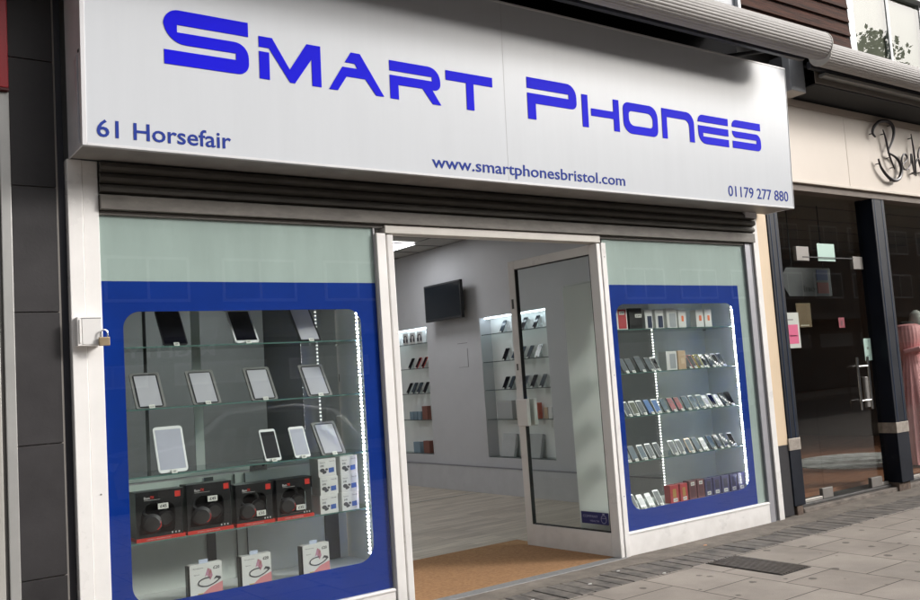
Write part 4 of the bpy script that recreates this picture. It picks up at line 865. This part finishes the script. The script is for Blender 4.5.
pbox(6.345, 6.478, ZT, .180, wcard, 'taller white box with silver phone picture in middle of top shelf', (.25, .9, .05, .74), silv)
pbox(6.500, 6.604, ZT, .165, wcard, 'white box with orange mark beside the silver phone box', (.4, .68, .35, .66), orange)
pbox(6.745, 6.850, ZT, .165, wcard, 'white box with orange mark, left one of the right hand pair', (.4, .72, .35, .66), orange)
pbox(6.868, 6.966, ZT, .165, wcard, 'white box with orange mark, rightmost on the top shelf', (.4, .72, .35, .66), orange)
pbox(6.290, 6.432, ZR[2], .170, wcard, 'white phone box amid phones on the second shelf, right window', (.32, .88, .08, .86), silv, d=.09)
pbox(6.446, 6.552, ZR[2], .172, mat('gold_card', (.50, .36, .24), .4), 'gold phone box amid phones on the second shelf, right window', (.35, .8, .3, .6), mat('pale_gold', (.6, .46, .33), .4), d=.09)
bz = .336
for i, (a, b) in enumerate(((6.190, 6.300), (6.322, 6.420))): pbox(a, b, bz, .155, red_card, 'red phone box on the window floor, %s of the two red ones' % ['left', 'right'][i], (.3, .7, .3, .78), mat('amber_print', (.35, .2, .04), .4), price=(.3, .06, '\u00a375'))
mar = mat('maroon_card', (.13, .03, .04), .4); nvy = mat('navy_card', (.03, .03, .12), .4)
for i, (a, b) in enumerate(((6.442, 6.540), (6.556, 6.648))): pbox(a, b, bz, .165, mar, 'maroon phone box on the window floor, %s of the two maroon ones' % ['left', 'right'][i], (.2, .8, .1, .7), mat('dark_maroon', (.08, .02, .03), .3), price=(.25, .74, '\u00a365'))
for i, (a, b) in enumerate(((6.662, 6.760), (6.776, 6.880), (6.896, 7.002), (7.022, 7.118), (7.132, 7.236))): pbox(a, b, bz, .160, nvy, 'navy phone box on the window floor, %s of the five navy ones' % ['leftmost', 'second', 'third', 'fourth', 'rightmost'][i], (.25, .75, .35, .85), mat('navy_print2', (.015, .015, .05), .3), price=(.22, .08, '\u00a385'))

PW, PH = .068, .142; PL = R(30)
st2 = {'blk': dev('i_blk', .078, .185, .009, bbody, scr_blk, PL, (.004, .010)), 'blkg': dev('i_blkg', .078, .185, .009, bbody, scr_grey, PL, (.004, .010)), 'slv': dev('i_slv', .078, .185, .009, gbody, scr_grey, PL, (.006, .012)), 'blk_t': dev('i_blkt', .078, .185, .009, bbody, scr_teal, PL, (.004, .010)), 'red': dev('i_red', .078, .185, .010, redb, scr_blk, PL, (.008, .010))}
st = {
 'blk': dev('p_blk', PW, PH, .008, bbody, scr_blk, PL, (.004, .010)), 'blkg': dev('p_blkg', PW, PH, .008, bbody, scr_grey, PL, (.004, .010)),
 'wht': dev('p_wht', PW, PH, .008, wbody, scr_blk, PL, (.005, .016)), 'whtb': dev('p_whtb', PW, PH, .008, wbody, scr_blue, PL, (.004, .012)),
 'wht_t': dev('p_whtt', PW, PH, .008, wbody, scr_teal, PL, (.004, .012)), 'blk_t': dev('p_blkt', PW, PH, .008, bbody, scr_teal, PL, (.004, .010)),
 'blk_r': dev('p_blkr', PW, PH, .008, bbody, scr_red, PL, (.004, .010)), 'slv': dev('p_slv', PW, PH, .008, gbody, scr_grey, PL, (.004, .010)),
 'gld': dev('p_gld', PW, PH, .008, goldb, scr_teal, PL, (.004, .012)), 'red': dev('p_red', PW, PH, .010, redb, scr_blk, PL, (.006, .008)),
 'yel': dev('p_yel', PW, PH, .010, yelb, scr_blk, PL, (.006, .008)), 'blu': dev('p_blu', PW, PH, .008, mat('device_blue', (.05, .12, .3), .3), scr_blue, PL, (.004, .012)),
 'olv': dev('p_olv', PW, PH, .008, wbody, scr_olive, PL, (.005, .014)), 'big': dev('p_big', .078, .160, .008, bbody, scr_grey, PL, (.004, .008)),
 'whp': dev('p_whp', PW, PH * .9, .010, wbody, scr_pale, PL, (.008, .03)),
}
DESC = {'blk': 'black phone with black screen', 'blkg': 'black phone with slate screen', 'wht': 'white phone with black screen', 'whtb': 'white phone with blue screen', 'wht_t': 'white phone with teal screen', 'blk_t': 'black phone with teal screen',
 'blk_r': 'black phone with red marked screen', 'slv': 'silver phone with slate screen', 'gld': 'gold phone with teal screen', 'red': 'phone in a red case', 'yel': 'phone in a yellow case', 'blu': 'blue phone with blue screen', 'olv': 'white phone with olive screen', 'big': 'large black phone with slate screen', 'whp': 'small white phone with pale screen'}
ORD = ['leftmost', 'second', 'third', 'fourth', 'fifth', 'sixth', 'seventh', 'eighth', 'ninth', 'tenth', 'eleventh', 'twelfth', 'thirteenth', 'fourteenth', 'fifteenth', 'sixteenth', 'seventeenth']
rows = [(ZR[2], 'second shelf down', [(5.776, 'blkg'), (5.862, 'blkg'), (5.985, 'big'), (6.10, 'blkg'), (6.185, 'wht'), (6.60, 'blk'), (6.678, 'red'), (6.756, 'yel'), (6.840, 'wht'), (6.93, 'blkg'), (7.02, 'wht'), (7.10, 'slv')]),
 (ZR[1], 'third shelf down', list(zip((5.772, 5.857, 5.957, 6.053, 6.146, 6.25, 6.348, 6.448, 6.542, 6.647, 6.744, 6.830, 6.912, 6.995, 7.076, 7.155), ('slv', 'olv', 'slv', 'blu', 'whtb', 'blk_t', 'blk_r', 'blk_r', 'blk_t', 'wht_t', 'wht_t', 'whp', 'wht', 'whp', 'blkg', 'blk')))),
 (ZR[0], 'fourth shelf down', list(zip((5.716, 5.805, 5.911, 6.023, 6.125, 6.318, 6.407, 6.531, 6.636, 6.736, 6.842, 6.933, 7.033, 7.135), ('blk_t', 'blk_t', 'wht_t', 'slv', 'slv', 'slv', 'slv', 'gld', 'blk_t', 'whp', 'blk_t', 'blkg', 'slv', 'wht')))),
 (.336, 'cabinet floor', [(5.765, 'slv'), (5.862, 'whp'), (5.965, 'whp'), (6.07, 'slv')])]
for z, nm, L in rows:
    for i, (x, s_) in enumerate(L):
        place('phone', st[s_], (x, YS + random.uniform(-.004, .006), z), R(random.uniform(-5, 5)), '%s, %s on the %s, right window' % (DESC[s_], ORD[i] if not i else ORD[i] + ' from left', nm), 'phone', 'phones leaning on the right window shelves')

# interior wall recess shelves and stock
SD = {'blk': 'black phone', 'blkg': 'slate screened phone', 'slv': 'silver phone', 'blk_t': 'teal screened phone', 'red': 'red cased phone'}
def recess(y0, y1, name, stock, desc):
    t = thing('wall_shelving', 'lit glass shelving recessed in the wall ' + desc, 'shelving', (7.6, (y0 + y1) / 2, .5))
    for z in (.56 - .07, .99, 1.385, 1.765, 2.14):
        s = MB().box(7.515, 7.680, y0 + .01, y1 - .01, z - .008, z).build('shelf', shelf_glass, t)
        MB().box(7.511, 7.5145, y0 + .01, y1 - .01, z - .010, z).build('polished_edge', mat('dark_edge', (.05, .07, .07), .3), s)
    MB().box(7.56, 7.58, y0 + .03, y1 - .03, 2.352, 2.362).build('led_strip', emit('recess_led', (.80, .93, 1), 9), t)
    for i, (y, z, s_, d_) in enumerate(stock):
        place('phone', st2[s_], (7.545, y, z), R(-90 + random.uniform(-5, 5)), '%s, %s of wall shelving %s' % (SD[s_], d_, desc), 'phone', 'phones in the wall shelving')
recess(3.10, 4.48, 'near', [(4.10, 2.14, 'blkg', 'farthest left on the top shelf'), (3.66, 2.14, 'blk', 'middle of the top shelf'), (3.42, 2.14, 'blk', 'right end of top shelf'),
    (4.08, 1.765, 'blk', 'farthest left on the second shelf'), (3.90, 1.765, 'slv', 'second from left on the second shelf'), (3.74, 1.765, 'blk_t', 'middle of the second shelf'), (3.58, 1.765, 'blkg', 'fourth from left on second shelf'), (3.40, 1.765, 'slv', 'right end of second shelf'),
    (4.12, 1.385, 'blk', 'farthest left on the third shelf'), (4.0, 1.385, 'blkg', 'second from left on the third shelf'), (3.70, 1.385, 'slv', 'middle of the third shelf'), (3.54, 1.385, 'blk', 'fourth from left on third shelf'), (3.36, 1.385, 'blkg', 'right end of third shelf')], 'by the door')
recess(5.81, 7.25, 'far', [(6.45, 1.765, 'blk', 'left on the second shelf'), (6.25, 1.765, 'red', 'middle of the second shelf'), (6.08, 1.765, 'red', 'right on the second shelf'),
    (6.55, 1.385, 'blk', 'leftmost on the third shelf'), (6.40, 1.385, 'blkg', 'second on the third shelf'), (6.25, 1.385, 'blkg', 'third on the third shelf'), (6.08, 1.385, 'blk', 'rightmost on the third shelf')], 'below the television')
def sbox(y0, y1, z0, h, col, label, pic=None):
    t = thing('stock_box', label, 'box', (7.6, (y0 + y1) / 2, z0), 0, 'boxes in the wall shelving')
    MB().box(7.56, 7.63, y0, y1, z0 + .0005, z0 + h).build('carton', col, t, bevel=.001)
    if pic:
        g = MB().tube([(7.5585, (y0 + y1) / 2 + .045 * math.cos(a), z0 + h * .45 + .06 * math.sin(a)) for a in [i * math.pi / 8 for i in range(9)]], .008, 6)
        for s in (-1, 1): g.tube([(7.559, (y0 + y1) / 2 + s * .045, z0 + h * .5), (7.559, (y0 + y1) / 2 + s * .04, z0 + h * .2)], .018, 8)
        g.build('headphone_picture', ink, t)
for i, y in enumerate((6.10, 6.30, 6.50)): sbox(y - .07, y + .07, 2.14, .18, wcard, 'pale box with headphone picture, %s of three on far top shelf' % ['right', 'middle', 'left'][i], True)
for i, y in enumerate((3.30, 3.22)): sbox(y - .035, y + .035, .99, .14, [MATS['gold_card'], MATS['white_card']][i], ['small gold box', 'small white box'][i] + ' at right end of near fourth shelf')
for i, y in enumerate((6.25, 6.36, 6.47)): sbox(y - .045, y + .045, .99, .12, mat('blue_grey_card', (.2, .28, .34), .4), 'small blue grey box, %s of three on the far fourth shelf' % ['right', 'middle', 'left'][i])
sbox(6.02, 6.16, .99, .2, mat('brown_card', (.2, .08, .06), .5), 'reddish brown box on the far fourth shelf')
sbox(6.28, 6.46, .49, .16, MATS['blue_grey_card'], 'blue grey box on the bottom far shelf'); sbox(6.02, 6.18, .49, .18, MATS['brown_card'], 'reddish brown box on the bottom far shelf')
sbox(3.98, 4.30, .99, .24, mat('grey_card', (.36, .38, .38), .5), 'wide grey box on the near fourth shelf', False)
sbox(3.45, 3.60, .99, .20, mat('orange_card', (.6, .1, .04), .5), 'orange box on the near fourth shelf')
for i, y in enumerate((4.15, 3.62)):
    t = thing('leaning_pack', ['pale pack leaning at left of the near bottom shelf', 'pale pack leaning at right of the near bottom shelf'][i], 'box', (7.6, y, .49), 0, 'boxes in the wall shelving')
    g = MB().prism([(7.56, .4925), (7.60, .4925), (7.67, .78), (7.63, .79)], y - .14, y + .14, 'y'); g.build('pack', mat('pale_pack', (.42, .44, .44), .5, var=.1), t)

# =================================================================== ACROSS THE STREET (seen only in reflections)
ob = thing('opposite_building', 'long grey building across the street with rows of windows', 'building', (15, -18, 0))
MB().box(-30, 60, -24, -18.3, 3.4, 9.8).build('facade', mat('opposite_render', (.13, .125, .12), .9, var=.1, vs=.5), ob)
MB().box(-30, 60, -24, -18.6, 0, 3.399).build('shop_level', mat('opposite_dark', (.12, .12, .12), .6, var=.6, vs=.8, stretch=(1, 1, 2)), ob)
MB().box(-30, 60, -18.299, -17.2, 3.1, 3.35).build('canopy', mat('canopy_grey', (.2, .2, .2), .8), ob)
for row in range(2):
    for i in range(28):
        x = -28 + i * 3.1
        f = MB().box(x, x + 2.2, -18.295, -18.25, 4.1 + row * 2.2, 5.3 + row * 2.2).build('window', mat('white_far_frame', (.6, .6, .6), .5), ob)
        MB().box(x + .08, x + 1.06, -18.249, -18.245, 4.18 + row * 2.2, 5.22 + row * 2.2).build('pane', mat('far_pane', (.06, .08, .09), .1), f)
        MB().box(x + 1.14, x + 2.12, -18.249, -18.245, 4.18 + row * 2.2, 5.22 + row * 2.2).build('pane', MATS['far_pane'], f)
for i in range(16):
    x = -2 + i * 3.3
    f = MB().box(x, x + 2.6, -18.599, -18.57, 1.9, 2.5).build('shop_window', MATS['white_far_frame'], ob)
    for k in range(3): MB().box(x + .06 + k * .84, x + .84 + k * .84, -18.569, -18.565, 1.96, 2.44).build('pane', mat('pale_far_pane', (.45, .46, .45), .3), f)
ms = thing('street_sign_board', 'dark shop sign board across the street reading MIGHTY, seen mirrored in glass', 'sign', (8, -18.5, 3.2))
MB().box(4.2, 12.5, -18.599, -18.53, 2.55, 3.09).build('board', mat('far_board', (.03, .03, .035), .5), ms)
g = MB(); add_text(g, 'MIGHTY', 9.0, 6.6, 2.66, 2.98, lambda u, v, w: (u, -18.53 + w + .001, v), .02, .01); g.build('board_text', mat('far_text', (.7, .7, .7), .5), ms)
def tree(x, y, h, label):
    t = thing('street_tree', label, 'tree', (x, y, 0))
    MB().tube([(0, 0, -.1), (.05, 0, h * .3), (-.1, .1, h * .55), (0, 0, h * .8)], [.2, .16, .11, .04], 10).build('trunk', mat('bark', (.09, .07, .05), .9, var=.3), t, world=False, smooth=True)
    g = MB(); rr = random.Random(int(x * 7))
    cl = [(rr.gauss(0, h * .14), rr.gauss(0, h * .14), h * (.62 + rr.random() * .34), rr.uniform(.5, 1.1)) for _ in range(16)]
    for cx, cy, cz, cr in cl:
        for _ in range(150):
            v = Vector((rr.gauss(0, 1), rr.gauss(0, 1), rr.gauss(0, 1))).normalized() * cr * (.4 + .6 * rr.random()); p = Vector((cx, cy, cz)) + v
            a = Vector((rr.uniform(-1, 1), rr.uniform(-1, 1), rr.uniform(-1, 1))).normalized(); b = a.orthogonal().normalized(); s = .11
            g.add([p - a * s, p + b * s * .6, p + a * s, p - b * s * .6], [(0, 1, 2, 3)])
    o = bpy.data.objects.new('crown', g.mesh('crown', mat('leaf', (.05, .08, .03), .7, var=.4, vs=2), recalc=False)); COL.objects.link(o); o.parent = t
# silver car parked at the near kerb, behind the camera, mirrored low in the left window
car = thing('parked_car', 'silver hatchback parked by the kerb, mirrored in the left window glass', 'car', (5.6, -8.85, -.11))
prof = [(-2.05, .30), (-2.1, .62), (-1.95, .86), (-1.05, .98), (-.35, 1.40), (.9, 1.46), (1.65, 1.32), (2.0, .95), (2.08, .55), (2.02, .30)]
def sect(sc, yy): return [(x * (1 if z < .9 else sc), yy, z) for x, z in prof]
g = MB(); ys = [(-.86, .90, .97), (-.80, .95, 1), (-.40, 1, 1), (.40, 1, 1), (.80, .95, 1), (.86, .90, .97)]; vv = []
for yy, sc, hz in ys: vv += [(x, yy * (1 if z < 1.0 else .80), .30 + (z - .30) * hz) for x, _, z in sect(sc, yy)]
np_ = len(prof); g.add(vv, [(i * np_ + k, (i + 1) * np_ + k, (i + 1) * np_ + (k + 1) % np_, i * np_ + (k + 1) % np_) for i in range(len(ys) - 1) for k in range(np_)] + [tuple(range(np_)), tuple((len(ys) - 1) * np_ + k for k in range(np_ - 1, -1, -1))])
g.build('body', mat('silver_paint', (.42, .43, .45), .25, metal=.5, coat=1), car, world=False, smooth=True)
cg = mat('car_glass', (.01, .012, .014), .05)
for sgn in (-1, 1):
    g = MB(); yb, yt = sgn * .835, sgn * .715
    g.add([(-.85, yb, 1.0), (1.6, yb, 1.0), (1.35, yt, 1.33), (-.3, yt, 1.36), (-.85, yb * 1.02, 1.0), (1.6, yb * 1.02, 1.0), (1.35, yt * 1.02, 1.33), (-.3, yt * 1.02, 1.36)], [(0, 1, 2, 3), (7, 6, 5, 4), (0, 4, 5, 1), (1, 5, 6, 2), (2, 6, 7, 3), (3, 7, 4, 0)]); g.build('side_window', cg, car, world=False)
    for xw in (-1.3, 1.3):
        wh = MB().tube([(xw, sgn * .70, .32), (xw, sgn * .885, .32)], .32, 24).build('wheel', rubber, car, world=False, smooth=True)
        MB().tube([(xw, sgn * .886, .32), (xw, sgn * .895, .32)], .2, 16).build('rim', chrome, wh, world=False)
    MB().box(-2.06, -1.98, sgn * .62 - .14, sgn * .62 + .14, .68, .80).build('headlight', mat('lamp_lens', (.6, .6, .6), .1), car, world=False)
g = MB().add([(-1.02, -.66, 1.01), (-1.02, .66, 1.01), (-.40, .56, 1.38), (-.40, -.56, 1.38), (-1.05, -.66, 1.03), (-1.05, .66, 1.03), (-.43, .56, 1.40), (-.43, -.56, 1.40)], [(0, 1, 2, 3), (7, 6, 5, 4), (0, 4, 5, 1), (1, 5, 6, 2), (2, 6, 7, 3), (3, 7, 4, 0)]); g.build('windscreen', cg, car, world=False)
tree(30, -11.2, 13, 'tall leafy street tree reflected at the right upper window'); tree(36.5, -12.5, 14.5, 'leafy street tree beyond the first, by the road')
print('built', len(bpy.data.objects))
